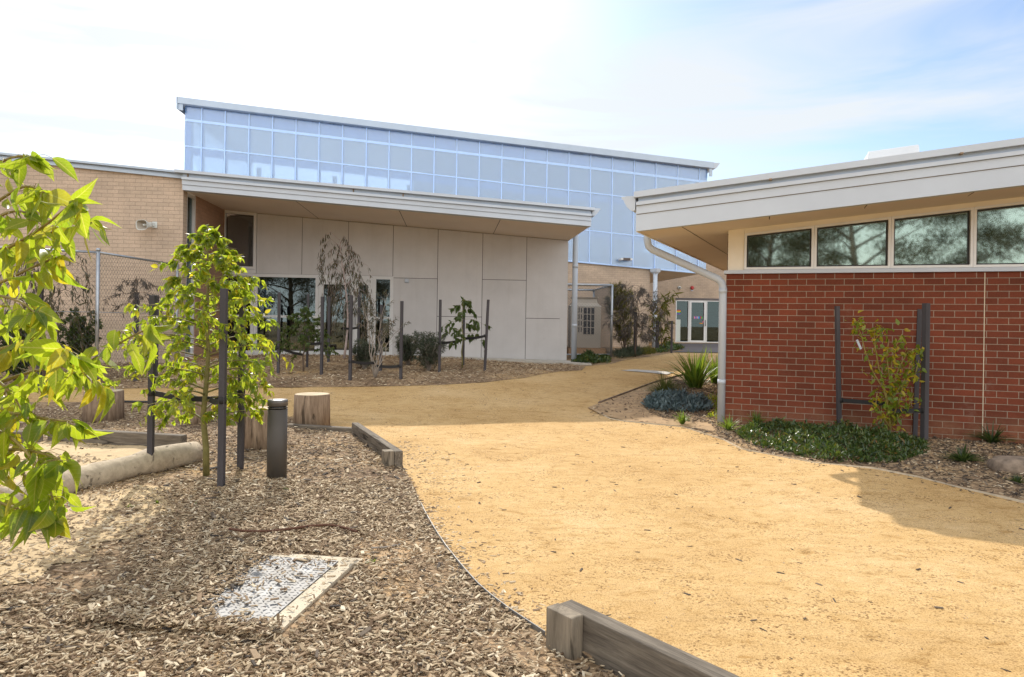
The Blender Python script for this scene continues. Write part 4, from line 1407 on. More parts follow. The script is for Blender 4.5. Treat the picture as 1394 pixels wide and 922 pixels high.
# eave fascia board and gutter
ep = Plane(tuple(eave(0, 0))[:2], tuple(edir)[:2])
mb = MB()
a0, a1 = 0.02, 9.4
nE = Vector((-edir.y, edir.x, 0))
def eblock(t0, t1, z0, z1, d0, d1):
    P = [e0 + edir * t0 + nE * d0, e0 + edir * t1 + nE * d0, e0 + edir * t1 + nE * d1, e0 + edir * t0 + nE * d1]
    P = [Vector((p.x, p.y, 0)) for p in P]
    return [p + Vector((0, 0, z0)) for p in P] + [p + Vector((0, 0, z1)) for p in P]
mb.hexa(eblock(0.03, 9.4, zE - 0.012, zE + 0.40, -0.02, 0.012))
obj("eave_board", mb, M['cream'], rb)
mb = MB()
zg = rfb(rf0) + 0.86 * RH
def ept(t, a, b):
    p = e0 + edir * t + nE * (0.014 + a)
    return Vector((p.x, p.y, zg + b))
pr2 = [(a * 1.0, b * 1.15) for a, b in prof]
v = [ept(-0.02, a, b) for a, b in pr2] + [ept(9.4, a, b) for a, b in pr2]
mb.add(v, [tuple(range(n_ - 1, -1, -1)), tuple(range(n_, 2 * n_))] + [(i, (i + 1) % n_, (i + 1) % n_ + n_, i + n_) for i in range(n_)])
obj("gutter", mb, M['white'], rb)
# downpipe: gutter drop, diagonal under the soffit, vertical at the corner
g0 = ept(0.95, 0.08, -0.14)
bx_, by_ = at(981.5, 577, 10.0).x, 10.0
zt_ = at(985, 385, 10.0).z
pts = [g0, g0 + Vector((0, 0, -0.34)), g0 + Vector((0.02, 0, -0.43)), g0 + Vector((0.08, 0.0, -0.48))]
pts += [Vector((bx_ - 0.07, by_, zt_ + 0.05)), Vector((bx_ - 0.02, by_, zt_ - 0.0)), Vector((bx_, by_, zt_ - 0.08)), Vector((bx_, by_, 0.02))]
obj("downpipe", MB().tube(pts, 0.055, 18), M['white'], rb)
for z in (0.62, 1.95):
    obj("pipe_collar", MB().lathe([(0.0585, z), (0.0585, z + 0.07)], 18, 0, bx_, by_), M['white'], rb)
# low skylight on the roof
sk = at(1212, 212, 11.2)
kx = PR.u
s_ = (sk - PR.p).dot(PR.u)
zr_ = rfb(s_) + zr0
kq = (rfb(1) - rfb(0))
mb = MB()
def skp(a, b, zz):
    p = Vector((sk.x, sk.y, 0)) + PR.u * a + PR.n * b
    return Vector((p.x, p.y, zr_ + kq * a + zz))
zk = at(1212, 207, sk.y).z - zr_
mb.hexa([skp(-.42, .35, -.02), skp(.42, .35, -.02), skp(.42, -.35, -.02), skp(-.42, -.35, -.02), skp(-.36, .28, zk), skp(.36, .28, zk), skp(.36, -.28, zk), skp(-.36, -.28, zk)])
obj("skylight", mb, M['roofing'], rb, bevel=0.02)

# ------------------------------------------------------------------ wall brackets etc. done; fences
def chain(mb, a, b, z0f, z1f, pitch=0.075, r=0.0017):
    """diamond wire mesh between plan points a and b"""
    a, b = Vector((a[0], a[1], 0)), Vector((b[0], b[1], 0))
    L = (b - a).length
    d = (b - a) / L
    hgt = 2.0
    nn = Vector((d.y, -d.x, 0))
    for sg, of in ((1, 0.003), (-1, -0.003)):
        t = -hgt if sg > 0 else 0
        while t < L + (hgt if sg < 0 else 0):
            lo_t, hi_t = t, t + sg * hgt
            u0, u1 = 0.0, 1.0
            # clip to [0, L]
            ta, tb = lo_t, hi_t
            if ta < 0: u0 = max(u0, (0 - ta) / (tb - ta))
            if ta > L: u0 = max(u0, (L - ta) / (tb - ta))
            if tb < 0: u1 = min(u1, (0 - ta) / (tb - ta))
            if tb > L: u1 = min(u1, (L - ta) / (tb - ta))
            if u1 - u0 > 0.02:
                P = []
                for u in (u0, u1):
                    tt = ta + (tb - ta) * u
                    q = a + d * tt
                    z = z0f(tt / L) + (z1f(tt / L) - z0f(tt / L)) * u
                    P.append(Vector((q.x, q.y, z)) + nn * of)
                mb.tube(P, r, 3, 0, False, False)
            t += pitch
    return mb

# left chain link fence
pc = G(131, 524)
ztop = at(131, 341.5, pc.y).z
corner = PF.pt(PF.px(243, 360)[0], 0, 0.06)
leftp = Vector((pc.x - 3.4, pc.y - 1.7, 0))
fn = thing("chain_link_fence", "grey chain link fence with round rails below the tan brick wall", "fence", pc)
obj("post", MB().tube([(pc.x, pc.y, gz(pc.x, pc.y)), (pc.x, pc.y, ztop + 0.02)], 0.032, 12).lathe([(0.038, ztop), (0.038, ztop + 0.03), (0.02, ztop + 0.05)], 12, 0, pc.x, pc.y), M['galv'], fn)
for a, b in ((pc, corner), (pc, leftp)):
    obj("rail", MB().tube([(a.x, a.y, ztop - 0.03), (b.x, b.y, ztop - 0.03)], 0.022, 10), M['galv'], fn)
    obj("rail", MB().tube([(a.x, a.y, ztop - 1.13), (b.x, b.y, ztop - 1.13)], 0.006, 6), M['galv'], fn)
    mm = MB()
    chain(mm, a, b, lambda t: gz(a.x + (b.x - a.x) * t, a.y + (b.y - a.y) * t) + 0.03, lambda t: ztop - 0.03, 0.085, 0.002)
    obj("wire_mesh", mm, M['wire'], fn)
cx_, cy_ = corner.x, corner.y
obj("post", MB().tube([(cx_, cy_, gz(cx_, cy_) - .05), (cx_, cy_, ztop)], 0.028, 12), M['galv'], fn)
obj("post", MB().tube([(leftp.x, leftp.y, gz(leftp.x, leftp.y) - .05), (leftp.x, leftp.y, ztop)], 0.032, 12), M['galv'], fn)

# air conditioner cage
c1 = G(832, 488)
zt1 = at(831, 388.5, c1.y).z
cg = thing("wire_cage", "galvanised wire mesh cage around the beige cooling unit", "cage", c1)
cl = Vector((c1.x - 2.4, c1.y - 0.2, 0))
cbk = Vector((c1.x - 0.15, c1.y + 3.3, 0))
cbl = Vector((cbk.x - 2.6, cbk.y - 0.2, 0))
cbm = at(812.5, 395, cbk.y)
for p in (c1, cbk):
    obj("post", MB().tube([(p.x, p.y, gz(p.x, p.y) - .05), (p.x, p.y, zt1)], 0.036, 10), M['galv'], cg)
for a, b in ((c1, cl), (c1, cbk), (cbk, cbl)):
    obj("rail", MB().tube([(a.x, a.y, zt1), (b.x, b.y, zt1)], 0.035, 8), M['galv'], cg)
    mm = MB()
    chain(mm, a, b, lambda t: gz(a.x + (b.x - a.x) * t, a.y + (b.y - a.y) * t) + 0.1, lambda t: zt1, 0.09, 0.0034)
    obj("wire_mesh", mm, M['wire'], cg)
obj("rail", MB().tube([(c1.x, c1.y, gz(c1.x, c1.y) + .12), (cl.x, cl.y, gz(cl.x, cl.y) + .12)], 0.02, 8), M['galv'], cg)
# cooling unit
yA = c1.y + 1.0
ac = thing("cooling_unit", "beige louvred cooling unit with flared hood on a tan plinth", "air conditioner", at(800, 483, yA))
ax0, ax1 = at(781, 440, yA).x, at(818, 440, yA).x
zt_ac = at(800, 404.5, yA).z
zsd = at(800, 417.5, yA).z
zbb = at(800, 474, yA).z
zpl = at(800, 486, yA).z - 0.1
obj("plinth", MB().box(ax0 - 0.15, at(825.5, 480, yA).x, yA - 0.1, yA + 1.1, zpl, zbb - 0.004), M['plinth'], ac)
obj("body", MB().box(ax0 - 0.1, ax1, yA, yA + 0.95, zbb, zsd), M['ac'], ac, bevel=0.015)
mb = MB()
hc = ((ax0 + ax1) / 2 - 0.05, yA + 0.47)
w0 = (ax1 - ax0) / 2 + 0.05
pf = [(w0 + 0.03, zsd + 0.003), (w0 - 0.03, zsd + 0.04), (w0 - 0.10, zsd + 0.12), (w0 - 0.12, zt_ac - 0.06), (w0 - 0.08, zt_ac - 0.03), (w0 - 0.06, zt_ac)]
v, f = [], []
for w, z in pf:
    v += [(hc[0] - w, hc[1] - w * .95, z), (hc[0] + w, hc[1] - w * .95, z), (hc[0] + w, hc[1] + w * .95, z), (hc[0] - w, hc[1] + w * .95, z)]
for i in range(len(pf) - 1):
    for k in range(4):
        f.append((i * 4 + k, i * 4 + (k + 1) % 4, (i + 1) * 4 + (k + 1) % 4, (i + 1) * 4 + k))
f += [(3, 2, 1, 0), tuple(len(v) - 4 + k for k in range(4))]
mb.add(v, f)
obj("hood", mb, M['ac'], ac)
gx0, gx1 = at(794.5, 430, yA).x, at(809, 430, yA).x
gz0, gz1 = at(800, 455, yA).z, at(800, 418.8, yA).z
obj("grille_panel", MB().box(gx0, gx1, yA - 0.012, yA - 0.001, gz0, gz1 - 0.01), M['louvre'], ac)
mb = MB()
for k in range(1, 3):
    x = gx0 + (gx1 - gx0) * k / 3
    mb.box(x - 0.012, x + 0.012, yA - 0.03, yA - 0.013, gz0, gz1 - 0.01)
for k in range(1, 4):
    z = gz0 + (gz1 - gz0) * k / 4
    mb.box(gx0, gx1, yA - 0.026, yA - 0.0135, z - 0.01, z + 0.01)
obj("grille_bars", mb, M['ac'], ac)
mb = MB()
for j in range(2):
    for k in range(4):
        x = at(788.3 + 3.2 * j, 430, yA).x
        z = gz0 + 0.06 + (gz1 - gz0) * k / 4.1
        mb.box(x - 0.014, x + 0.014, yA - 0.01, yA - 0.001, z, z + 0.15)
obj("side_vents", mb, M['louvre'], ac)

# ------------------------------------------------------------------ sleepers, log, sandpit
def beam_mat(a, b, nm):
    ang = math.atan2(b[1] - a[1], b[0] - a[0])
    return timber(nm, (0.075, 0.062, 0.050), (0.265, 0.225, 0.175), 0.7, (1.1, 13, 13), ang)
def beam(mb, a, b, w, z0, z1, side=1):
    """beam from plan point a to b, thickness w to the given side"""
    a, b = Vector((a[0], a[1], 0)), Vector((b[0], b[1], 0))
    d = (b - a).normalized()
    n = Vector((-d.y, d.x, 0)) * w * side
    P = [a, b, b + n, a + n] if side > 0 else [a + n, b + n, b, a]
    mb.hexa([p + Vector((0, 0, z0)) for p in P] + [p + Vector((0, 0, z1)) for p in P])
    return mb
A0, A1 = Vector((0.235, 3.175, 0)), Vector((1.86, 1.22, 0))
dA = (A1 - A0).normalized()
nA = Vector((-dA.y, dA.x, 0))
m_ = beam_mat(A0, A1, "weathered_sleeper")
te = thing("timber_edging", "weathered grey sleeper edging with a post block in the near foreground", "edging", A0)
obj("beam", beam(MB(), A0, A1, 0.085, -0.04, 0.19, 1), m_, te, bevel=0.006)
obj("post_block", beam(MB(), A0 + dA * 0.0 - nA * 0.002, A0 + dA * 0.165 - nA * 0.002, 0.075, -0.05, 0.196, -1), timber("post_grain", (0.12, 0.10, 0.075), (0.36, 0.30, 0.225), 0.85, (6, 6, 1.0)), te, bevel=0.005)
B0, B1 = Vector((-1.085, 6.93, 0)), Vector((-1.96, 8.80, 0))
dB = (B1 - B0).normalized()
nB = Vector((-dB.y, dB.x, 0))
te = thing("timber_edging", "short sleeper edging ending in a square block beside the path behind the bollard", "edging", B0)
obj("beam", beam(MB(), B0, B1, 0.085, -0.04, 0.165, 1), beam_mat(B0, B1, "sleeper_grain"), te, bevel=0.006)
obj("post_block", beam(MB(), B0 + dB * 0.01 + nB * 0.088, B0 + dB * 0.13 + nB * 0.088, 0.10, -0.05, 0.168, 1), timber("block_grain", (0.12, 0.10, 0.075), (0.36, 0.30, 0.225), 0.85, (6, 6, 1.0)), te, bevel=0.005)
C0, C1 = Vector((-1.97, 8.84, 0)), Vector((-3.0, 9.12, 0))
te = thing("timber_edging", "low half buried sleeper running left from the back stump", "edging", C0)
obj("beam", beam(MB(), C0, C1, 0.10, -0.05, 0.075, -1), beam_mat(C0, C1, "low_sleeper_grain"), te, bevel=0.006)
# sandpit sleepers and log
E0 = G(246, 617)
E1 = G(64, 605, 0.0)
sp_ = thing("timber_edging", "long sleeper along the back of the sandpit", "edging", E0)
zE_ = 0.19
obj("beam", beam(MB(), (E0.x, E0.y), (E1.x, E1.y), 0.10, -0.05, zE_, -1), beam_mat(E0, E1, "sandpit_sleeper_grain"), sp_, bevel=0.008)
E2 = Vector((E1.x - 1.2, E1.y - 0.9, 0))
obj("side_beam", beam(MB(), (E1.x - 0.01, E1.y - 0.05), (E2.x, E2.y), 0.10, -0.05, zE_ - 0.02, -1), beam_mat(E1, E2, "sandpit_side_grain"), sp_, bevel=0.008)
lg = MB()
L0, L1, L2 = G(258, 634), G(81, 677), G(-25, 716)
pts, rad = [], []
for i in range(15):
    t = i / 14
    a = L0.lerp(L1, min(1, t * 1.9)) if t < 0.526 else L1.lerp(L2, (t - 0.526) / 0.474)
    pts.append(Vector((a.x, a.y + 0.11, 0.105 + 0.012 * math.sin(t * 9))))
    rad.append(0.118 + 0.012 * math.sin(t * 13) + 0.01 * math.cos(t * 31))
rad[0] *= 0.92
lg.tube(pts, rad, 18)
tag(obj("log", lg, M['log'], loc=L0), "pale weathered log lying along the front of the sandpit", "log")
sand_poly = [(E0.x - 0.15, E0.y), (E1.x, E1.y + 0.02), (E2.x, E2.y), (L2.x - 1.0, L2.y + 0.2), (L2.x, L2.y + 0.1), (L1.x, L1.y + 0.1), (L0.x, L0.y + 0.1)]
tag(drape("sand", sand_poly, 0.15, lambda x, y: gz(x, y) + 0.045 + 0.025 * mnoise.noise(Vector((x * 3, y * 3, 2))), M['sand']), kind='structure')

spill = gx([(-140, 860), (-60, 760), (0, 716), (60, 692), (120, 676), (190, 664), (232, 668), (222, 684), (250, 700), (205, 716), (190, 738), (140, 746), (120, 772), (70, 776), (50, 800), (0, 806), (-40, 850)])
tag(drape("sand", spill, 0.12, lambda x, y: bz_near(x, y) + 0.004 + 0.010 * mnoise.noise(Vector((x * 4, y * 4, 2))), M['sand']), kind='structure')
patch = gx([(482, 748), (530, 728), (556, 742), (572, 758), (548, 772), (560, 800), (520, 796), (498, 778)])
tag(drape("bare_soil", patch, 0.1, lambda x, y: bz_near(x, y) + 0.003, M['soil']), kind='structure')

worn = gx([(800, 556), (826, 545.5), (850, 536.8), (875, 527.5), (896, 520.5), (912, 516.5), (906, 528), (884, 538), (872, 552), (884, 566), (905, 573), (940, 577), (968, 581), (975, 590), (930, 581.5), (850, 573.5), (822, 566.5)])
tag(drape("bare_soil", worn, 0.15, lambda x, y: bz_right(x, y) + 0.004, M['worn_soil']), kind='structure')

# stumps
def stump(px_, py_, ptop, pw, label, seed):
    b = G(px_, py_)
    hgt = (py_ - ptop) * b.y / F0
    r = pw * b.y / F0 / 2
    z0 = b.z
    b = Vector((b.x, b.y + r * 0.8, z0))
    hgt *= 1.0
    o = thing("log_stump", label, "stump", b, "log stump seats in the mulch")
    def wob(a, z):
        return 1 + 0.03 * math.sin(2 * a + seed) + 0.018 * math.sin(5 * a + seed * 2) + 0.012 * math.sin(9 * a + seed)
    obj("trunk", MB().lathe([(r * 1.02, z0 - 0.05), (r * 1.0, z0 + hgt * .5), (r * 0.97, z0 + hgt - 0.008), (r * 0.945, z0 + hgt)], 40, 0, b.x, b.y, wob), M['stump_bark'], o)
    obj("sawn_top", MB().lathe([(r * 0.944, z0 + hgt + 0.0005), (r * 0.94, z0 + hgt + 0.003)], 40, 0, b.x, b.y, wob), M['stump_top'], o)
stump(419, 583, 538.5, 47, "pale log stump nearest the path, right of the bollard", 1.0)
stump(347, 616, 558, 40, "log stump with mottled bark half hidden behind the bollard", 2.3)
stump(262, 581, 545, 34, "small log stump behind the trunk of the staked green tree", 4.0)
stump(129, 577, 534, 50, "weathered log stump left of the staked green tree near the sandpit", 5.2)

# bollard
bb = G(376.5, 654.5)
bo = thing("bollard_light", "dark bronze bollard light standing in the mulch", "bollard", bb)
r = 0.088
bh = 0.745
obj("body", MB().lathe([(r, -0.05), (r, bh - 0.085)], 40, 0, bb.x, bb.y), M['bollard'], bo)
obj("light_lens", MB().lathe([(r * 0.88, bh - 0.0849), (r * 0.88, bh - 0.0551)], 40, 0, bb.x, bb.y), M['lens'], bo)
obj("collar", MB().lathe([(r * 1.01, bh - 0.075), (r * 1.01, bh - 0.068)], 40, 0, bb.x, bb.y), M['bollard'], bo)
obj("cap", MB().lathe([(r * 1.03, bh - 0.055), (r * 1.03, bh - 0.006), (r * 0.98, bh), (r * 0.5, bh + 0.002)], 40, 0, bb.x, bb.y), M['bollard_cap'], bo)

# pit cover with concrete surround
pitA, pitB, pitC, pitD = Vector((-1.02, 4.10, 0)), Vector((-1.15, 3.24, 0)), Vector((-1.98, 3.36, 0)), Vector((-1.85, 4.22, 0))
pit = thing("pit_cover", "shiny checker plate pit cover in concrete surround strewn with wood chips", "pit cover", pitB)
zp = 0.046
mb = MB()
mb.hexa([p + Vector((0, 0, zp - .05)) for p in (pitB, pitA, pitD, pitC)] + [p + Vector((0, 0, zp)) for p in (pitB, pitA, pitD, pitC)])
pl_ = obj("plate", mb, M['checker'], pit)
N_ = 27
ii, jj = np.meshgrid(np.arange(N_), np.arange(N_))
ii, jj = ii.ravel(), jj.ravel()
fu, fv = (ii + .5) / N_, (jj + .5) / N_
P0, PU, PV = np.array(pitC), np.array(pitB - pitC), np.array(pitD - pitC)
pos = P0 + fu[:, None] * PU + fv[:, None] * PV
pos[:, 2] = zp
alt = ((ii + jj) % 2)
ang = np.where(alt == 0, 0.6, 0.6 + math.pi / 2)
X = np.stack([np.cos(ang), np.sin(ang), 0 * ang], 1) * 0.0145
Y = np.stack([-np.sin(ang), np.cos(ang), 0 * ang], 1) * 0.0058
Z = np.tile([[0, 0, 0.0022]], (len(pos), 1))
V, Fq = scatter([(-1, 0, -.1), (-.5, -.9, -.1), (.5, -.9, -.1), (1, 0, -.1), (.5, .9, -.1), (-.5, .9, -.1), (-.5, 0, 1), (.5, 0, 1)],
                [(0, 1, 6), (1, 2, 6), (2, 7, 6), (2, 3, 7), (3, 4, 7), (4, 5, 7), (5, 6, 7), (5, 0, 6)], pos, X, Y, Z)
tag(fast_mesh("tread_pattern", V, Fq, M['checker'], pl_), kind='stuff')
def rim(a, b, w, ext0=0, ext1=0, low=0.0):
    d = (b - a).normalized()
    n = Vector((-d.y, d.x, 0))
    a2, b2 = a - d * ext0, b + d * ext1
    P = [a2 + n * .004, b2 + n * .004, b2 + n * w, a2 + n * w]
    if (P[1] - P[0]).cross(P[3] - P[0]).z < 0:
        P = P[::-1]
    return [p + Vector((0, 0, zp - .1)) for p in P] + [p + Vector((0, 0, zp - 0.006 - low)) for p in P]
mb = MB()
mb.hexa(rim(pitA, pitB, 0.10, 0.0, 0.03))
mb.hexa(rim(pitD, pitA, 0.10, 0, 0.118, 0.008))
mb.hexa(rim(pitC, pitD, 0.095, 0.0, 0.1, 0.05))
mb.hexa(rim(pitB, pitC, 0.095, 0, 0.02, 0.05))
def rim_out(mb):
    return mb
obj("concrete_surround", mb, M['pit_concrete'], pit)

# steel edging, hose, black pipe
ed = gx(EDGE)
fine = []
for i in range(len(ed) - 1):
    for k in range(3):
        t = k / 3
        fine.append((ed[i][0] + (ed[i + 1][0] - ed[i][0]) * t, ed[i][1] + (ed[i + 1][1] - ed[i][1]) * t))
fine.append(ed[-1])
mb = MB()
for i in range(len(fine) - 1):
    a, b = Vector((*fine[i], 0)), Vector((*fine[i + 1], 0))
    mb.bar(a + Vector((0, 0, .005)), b + Vector((0, 0, .005)), 0.005, 0.05)
tag(obj("steel_edging", mb, M['steel_edge'], loc=(*ed[0], 0)), "thin curved steel edging strip between mulch and path in front", "edging")
ed2 = gx([(956, 504), (930, 511), (890, 522), (850, 537), (815, 550)])
mb = MB()
for i in range(len(ed2) - 1):
    a, b = Vector((*ed2[i], gz(*ed2[i]))), Vector((*ed2[i + 1], gz(*ed2[i + 1])))
    mb.bar(a + Vector((0, 0, .012)), b + Vector((0, 0, .012)), 0.02, 0.05)
tag(obj("timber_strip", mb, M['rock'], loc=(*ed2[0], 0.1)), "thin timber edging strip along the bed left of the strappy plants", "edging")
ed3 = gx([(806, 557), (830, 570), (850, 574), (930, 582), (985, 599), (1010, 612), (1060, 622), (1110, 631), (1190, 638), (1250, 650), (1300, 663), (1350, 674), (1394, 684), (1470, 704)])
mb = MB()
for i in range(len(ed3) - 1):
    a, b = Vector((*ed3[i], gz(*ed3[i]))), Vector((*ed3[i + 1], gz(*ed3[i + 1])))
    mb.bar(a + Vector((0, 0, .002)), b + Vector((0, 0, .002)), 0.006, 0.022)
tag(obj("steel_edging", mb, M['pit_concrete'], loc=(*ed3[0], 0.05)), "thin steel edging strip along the garden bed below the red brick wall", "edging")
def hose(name, pxs, r, m, label, cat, dz=0.03):
    pts = []
    for p in pxs:
        q = G(*p, dz)
        pts.append(q)
    sm = []
    for i in range(len(pts) - 1):
        p0, p1, p2, p3 = pts[max(i - 1, 0)], pts[i], pts[i + 1], pts[min(i + 2, len(pts) - 1)]
        for k in range(5):
            t = k / 5
            sm.append(0.5 * ((2 * p1) + (p2 - p0) * t + (2 * p0 - 5 * p1 + 4 * p2 - p3) * t * t + (3 * p1 - p0 - 3 * p2 + p3) * t ** 3))
    sm.append(pts[-1])
    return tag(obj(name, MB().tube(sm, r, 8), m, loc=pts[0]), label, cat)
hose("drip_hose", [(312, 720), (335, 723), (365, 723), (395, 720), (425, 716), (450, 715), (470, 719), (486, 724)], 0.0085, M['rubber'], "brown drip hose snaking over the mulch behind the pit cover", "hose", 0.055)
hose("drip_hose", [(505, 746), (525, 745), (545, 741)], 0.006, M['twig_grey'], "pale stick lying on the orange soil right of the pit cover", "stick", 0.04)
hose("irrigation_pipe", [(150, 546), (190, 547), (240, 547), (300, 549)], 0.016, M['black_pipe'], "thin black pipe on the ground behind the staked green tree", "pipe", 0.03)

# grate in the far path
q = gx([(845, 505), (862, 503.5), (918, 507.5), (908, 510.5)])
tag(drape("concrete_slab", q, 0.4, lambda x, y: gz(x, y) + 0.012, M['concrete']), kind='structure')

# rock at the right edge
rk = G(1392, 650)
mb = MB()
nv, nu = 14, 24
v, f = [], []
for i in range(nv + 1):
    th = math.pi * i / nv
    for k in range(nu):
        ph = 2 * math.pi * k / nu
        d = Vector((math.sin(th) * math.cos(ph), math.sin(th) * math.sin(ph), math.cos(th)))
        e = Vector([math.copysign(abs(c) ** 0.55, c) for c in d])
        q = 1 + 0.16 * mnoise.noise(d * 1.7 + Vector((3, 1, 7))) + 0.07 * mnoise.noise(d * 5)
        v.append((rk.x + 0.1 + e.x * 0.30 * q, rk.y + 0.1 + e.y * 0.2 * q, 0.08 + e.z * 0.10 * q))
for i in range(nv):
    for k in range(nu):
        f.append((i * nu + k, (i + 1) * nu + k, (i + 1) * nu + (k + 1) % nu, i * nu + (k + 1) % nu))
mb.add(v, f, None, 0, True)
tag(obj("rock", mb, M['rock'], loc=rk), "brown sandstone rock in the bed below the red brick wall", "rock")

# ------------------------------------------------------------------ wood chips and litter
def chips(name, poly, bz, n, lo, hi, m, size, weight, kind='stuff', lift=0.018, flat=0.24):
    P = np.array(poly)
    x0, y0 = P.min(0)
    x1, y1 = P.max(0)
    y0 = max(y0, lo)
    y1 = min(y1, hi)
    pos = []
    tries = 0
    while len(pos) < n and tries < n * 12:
        tries += 1
        x, y = random.uniform(x0, x1), random.uniform(y0, y1)
        if abs(x) > (0.8 * y + 0.4 if y < 6.5 and x < 1 else 1.0 * y + 0.8):
            continue
        if random.random() > weight(x, y):
            continue
        if not inside(poly, x, y):
            continue
        pos.append((x, y, bz(x, y)))
    pos = np.array(pos)
    k = len(pos)
    a = RNG.uniform(0, 2 * np.pi, k)
    tilt = RNG.normal(0, flat, (k, 2))
    L = RNG.uniform(0.35, 1.0, k) ** 1.3 * size[0]
    Wd = L * RNG.uniform(0.16, 0.42, k)
    T = np.clip(RNG.uniform(0.1, 0.3, k) * Wd + 0.001, 0.0012, 0.008)
    X = np.stack([np.cos(a), np.sin(a), tilt[:, 0]], 1)
    X = norm(X)
    Zv = norm(np.stack([tilt[:, 1] * -np.sin(a), tilt[:, 1] * np.cos(a), np.ones(k)], 1))
    Y = norm(np.cross(Zv, X))
    Zv = np.cross(X, Y)
    pos[:, 2] += RNG.uniform(-0.002, 1, k) ** 1.5 * lift + np.abs(tilt[:, 0]) * L * 0.25
    pos[:, 2] = np.nan_to_num(pos[:, 2], nan=0.0)
    tv = [(-.5, -.45, -.5), (.42, -.5, -.5), (.5, .35, -.5), (-.38, .5, -.5), (-.5, -.3, .5), (.36, -.42, .5), (.5, .3, .5), (-.44, .42, .5)]
    tf = [(0, 3, 2, 1), (4, 5, 6, 7), (0, 1, 5, 4), (1, 2, 6, 5), (2, 3, 7, 6), (3, 0, 4, 7)]
    V, Fq = scatter(tv, tf, pos, X * L[:, None], Y * Wd[:, None], Zv * T[:, None])
    o = fast_mesh(name, V, Fq, m)
    return tag(o, kind=kind)

def plate_in(x, y, g=0.0):
    return inside([(pitA.x, pitA.y), (pitB.x, pitB.y), (pitC.x, pitC.y), (pitD.x, pitD.y)], x, y)
plate_poly = [(pitA.x + .14, pitA.y + .13), (pitB.x + .14, pitB.y - .1), (pitC.x, pitC.y - .1), (pitD.x, pitD.y + .1)]
sand_px = [G(40, 740), G(120, 700), G(0, 800), G(180, 690), G(70, 690)]
soil_xy = patch
def near_w(x, y):
    w = 1.0
    if inside(plate_poly, x, y):
        # bare towards the right, covered to the left
        t = (pitA.x + .12 - x) / 0.95
        w = 0.06 + 0.94 * max(0, min(1, (t - 0.52 + 0.25 * mnoise.noise(Vector((x * 4, y * 4, 6)))) * 2.6)) + (0.10 if mnoise.noise(Vector((x * 7, y * 7, 1))) > 0.12 else 0)
    # orange soil showing along the steel edging
    q = mnoise.noise(Vector((x * 1.6, y * 1.6, 4.4)))
    if inside(soil_xy, x, y):
        w *= 0.5
    elif x > -0.75 and y < 4.6 and q > 0.0:
        w *= 0.30
    # spilt sand left
    if x < -1.75 and 3.6 < y < 6.4:
        d = max(0, min(1, (-x - 1.75 - (y - 3.6) * 0.32) / 0.5))
        w *= 1 - 0.80 * d
    return w
def bz_chip(x, y):
    if inside(plate_poly, x, y):
        return 0.050
    return bz_near(x, y)
chips("wood_chips", near_bed, bz_chip, 47000, 2.2, 6.2, M['chip'], (0.049,), near_w, lift=0.022)
chips("wood_chips", near_bed, bz_chip, 20000, 6.2, 10.5, M['chip'], (0.054,), near_w, lift=0.02)
chips("bark_flakes", near_bed, bz_chip, 9000, 2.2, 9.5, M['chip_dark'], (0.045,), near_w, lift=0.02)
chips("wood_chips", far_bed, bz_far, 15000, 11, 19, M['chip'], (0.085,), lambda x, y: 1.0, lift=0.03)
chips("wood_chips", right_bed, bz_right, 13500, 4.5, 14, M['chip_dark'], (0.06,), lambda x, y: 0.14 if inside(worn, x, y) else 1.0, lift=0.02)
chips("wood_chips", right_bed, bz_right, 8000, 4.5, 14, M['chip'], (0.055,), lambda x, y: 0.14 if inside(worn, x, y) else 1.0, lift=0.02)
chips("mulch_fines", near_bed, bz_chip, 26000, 2.2, 6.0, M['chip'], (0.018,), near_w, lift=0.016)
chips("bark_splinters", near_bed, bz_chip, 900, 2.2, 8.0, M['chip'], (0.105,), near_w, lift=0.026, flat=0.12)
chips("bark_splinters", near_bed, bz_chip, 700, 2.2, 8.0, M['chip_dark'], (0.09,), near_w, lift=0.026, flat=0.12)
cover_poly = [(pitA.x - 0.30, pitA.y + 0.12), (pitB.x - 0.42, pitB.y + .08), (pitB.x - 0.02, pitB.y + .03), (pitB.x + 0.10, pitB.y - 0.02), (pitB.x + 0.08, pitB.y - 0.14), (pitC.x - 0.1, pitC.y - 0.12), (pitD.x - 0.1, pitD.y + 0.12)]
chips("wood_chips", cover_poly, lambda x, y: 0.052, 3800, 2.2, 6.2, M['chip'], (0.049,), lambda x, y: 1.0 if y < pitB.y + 0.03 else max(0.0, min(1, (pitA.x - 0.36 - x) / 0.4 + 0.3 * mnoise.noise(Vector((x * 5, y * 5, 2))))), lift=0.02)
vis_path = [(-1.4, 2.6), (2.6, 2.0), (5.2, 4.8), (7.8, 8.5), (4.0, 10), (2, 17), (-5, 12.5), (-1.5, 8.5), (-0.9, 6.5), (-0.6, 4.6)]
chips("bark_flakes", vis_path, path_z, 420, 2.0, 17, M['chip_dark'], (0.055,), lambda x, y: 1.0 if y < 9 else .5, lift=0.004, flat=0.08)
chips("pebbles", vis_path, path_z, 5200, 2.0, 9, M['pebble'], (0.012,), lambda x, y: 0.3 + 0.7 * (mnoise.noise(Vector((x * 1.2, y * 1.2, 7))) > 0), lift=0.002, flat=0.2)
chips("wood_chips", [(-0.7, 3.9), (-0.3, 3.1), (0.2, 3.2), (0.3, 4.2), (0.1, 6.3), (-0.6, 7.6), (-1.4, 8.6), (-1.15, 6.9), (-0.9, 5.8)], path_z, 700, 2.4, 9, M['chip'], (0.04,), lambda x, y: max(0.02, 1 - (x + 1.0) / 1.1) ** 2, lift=0.003, flat=0.12)

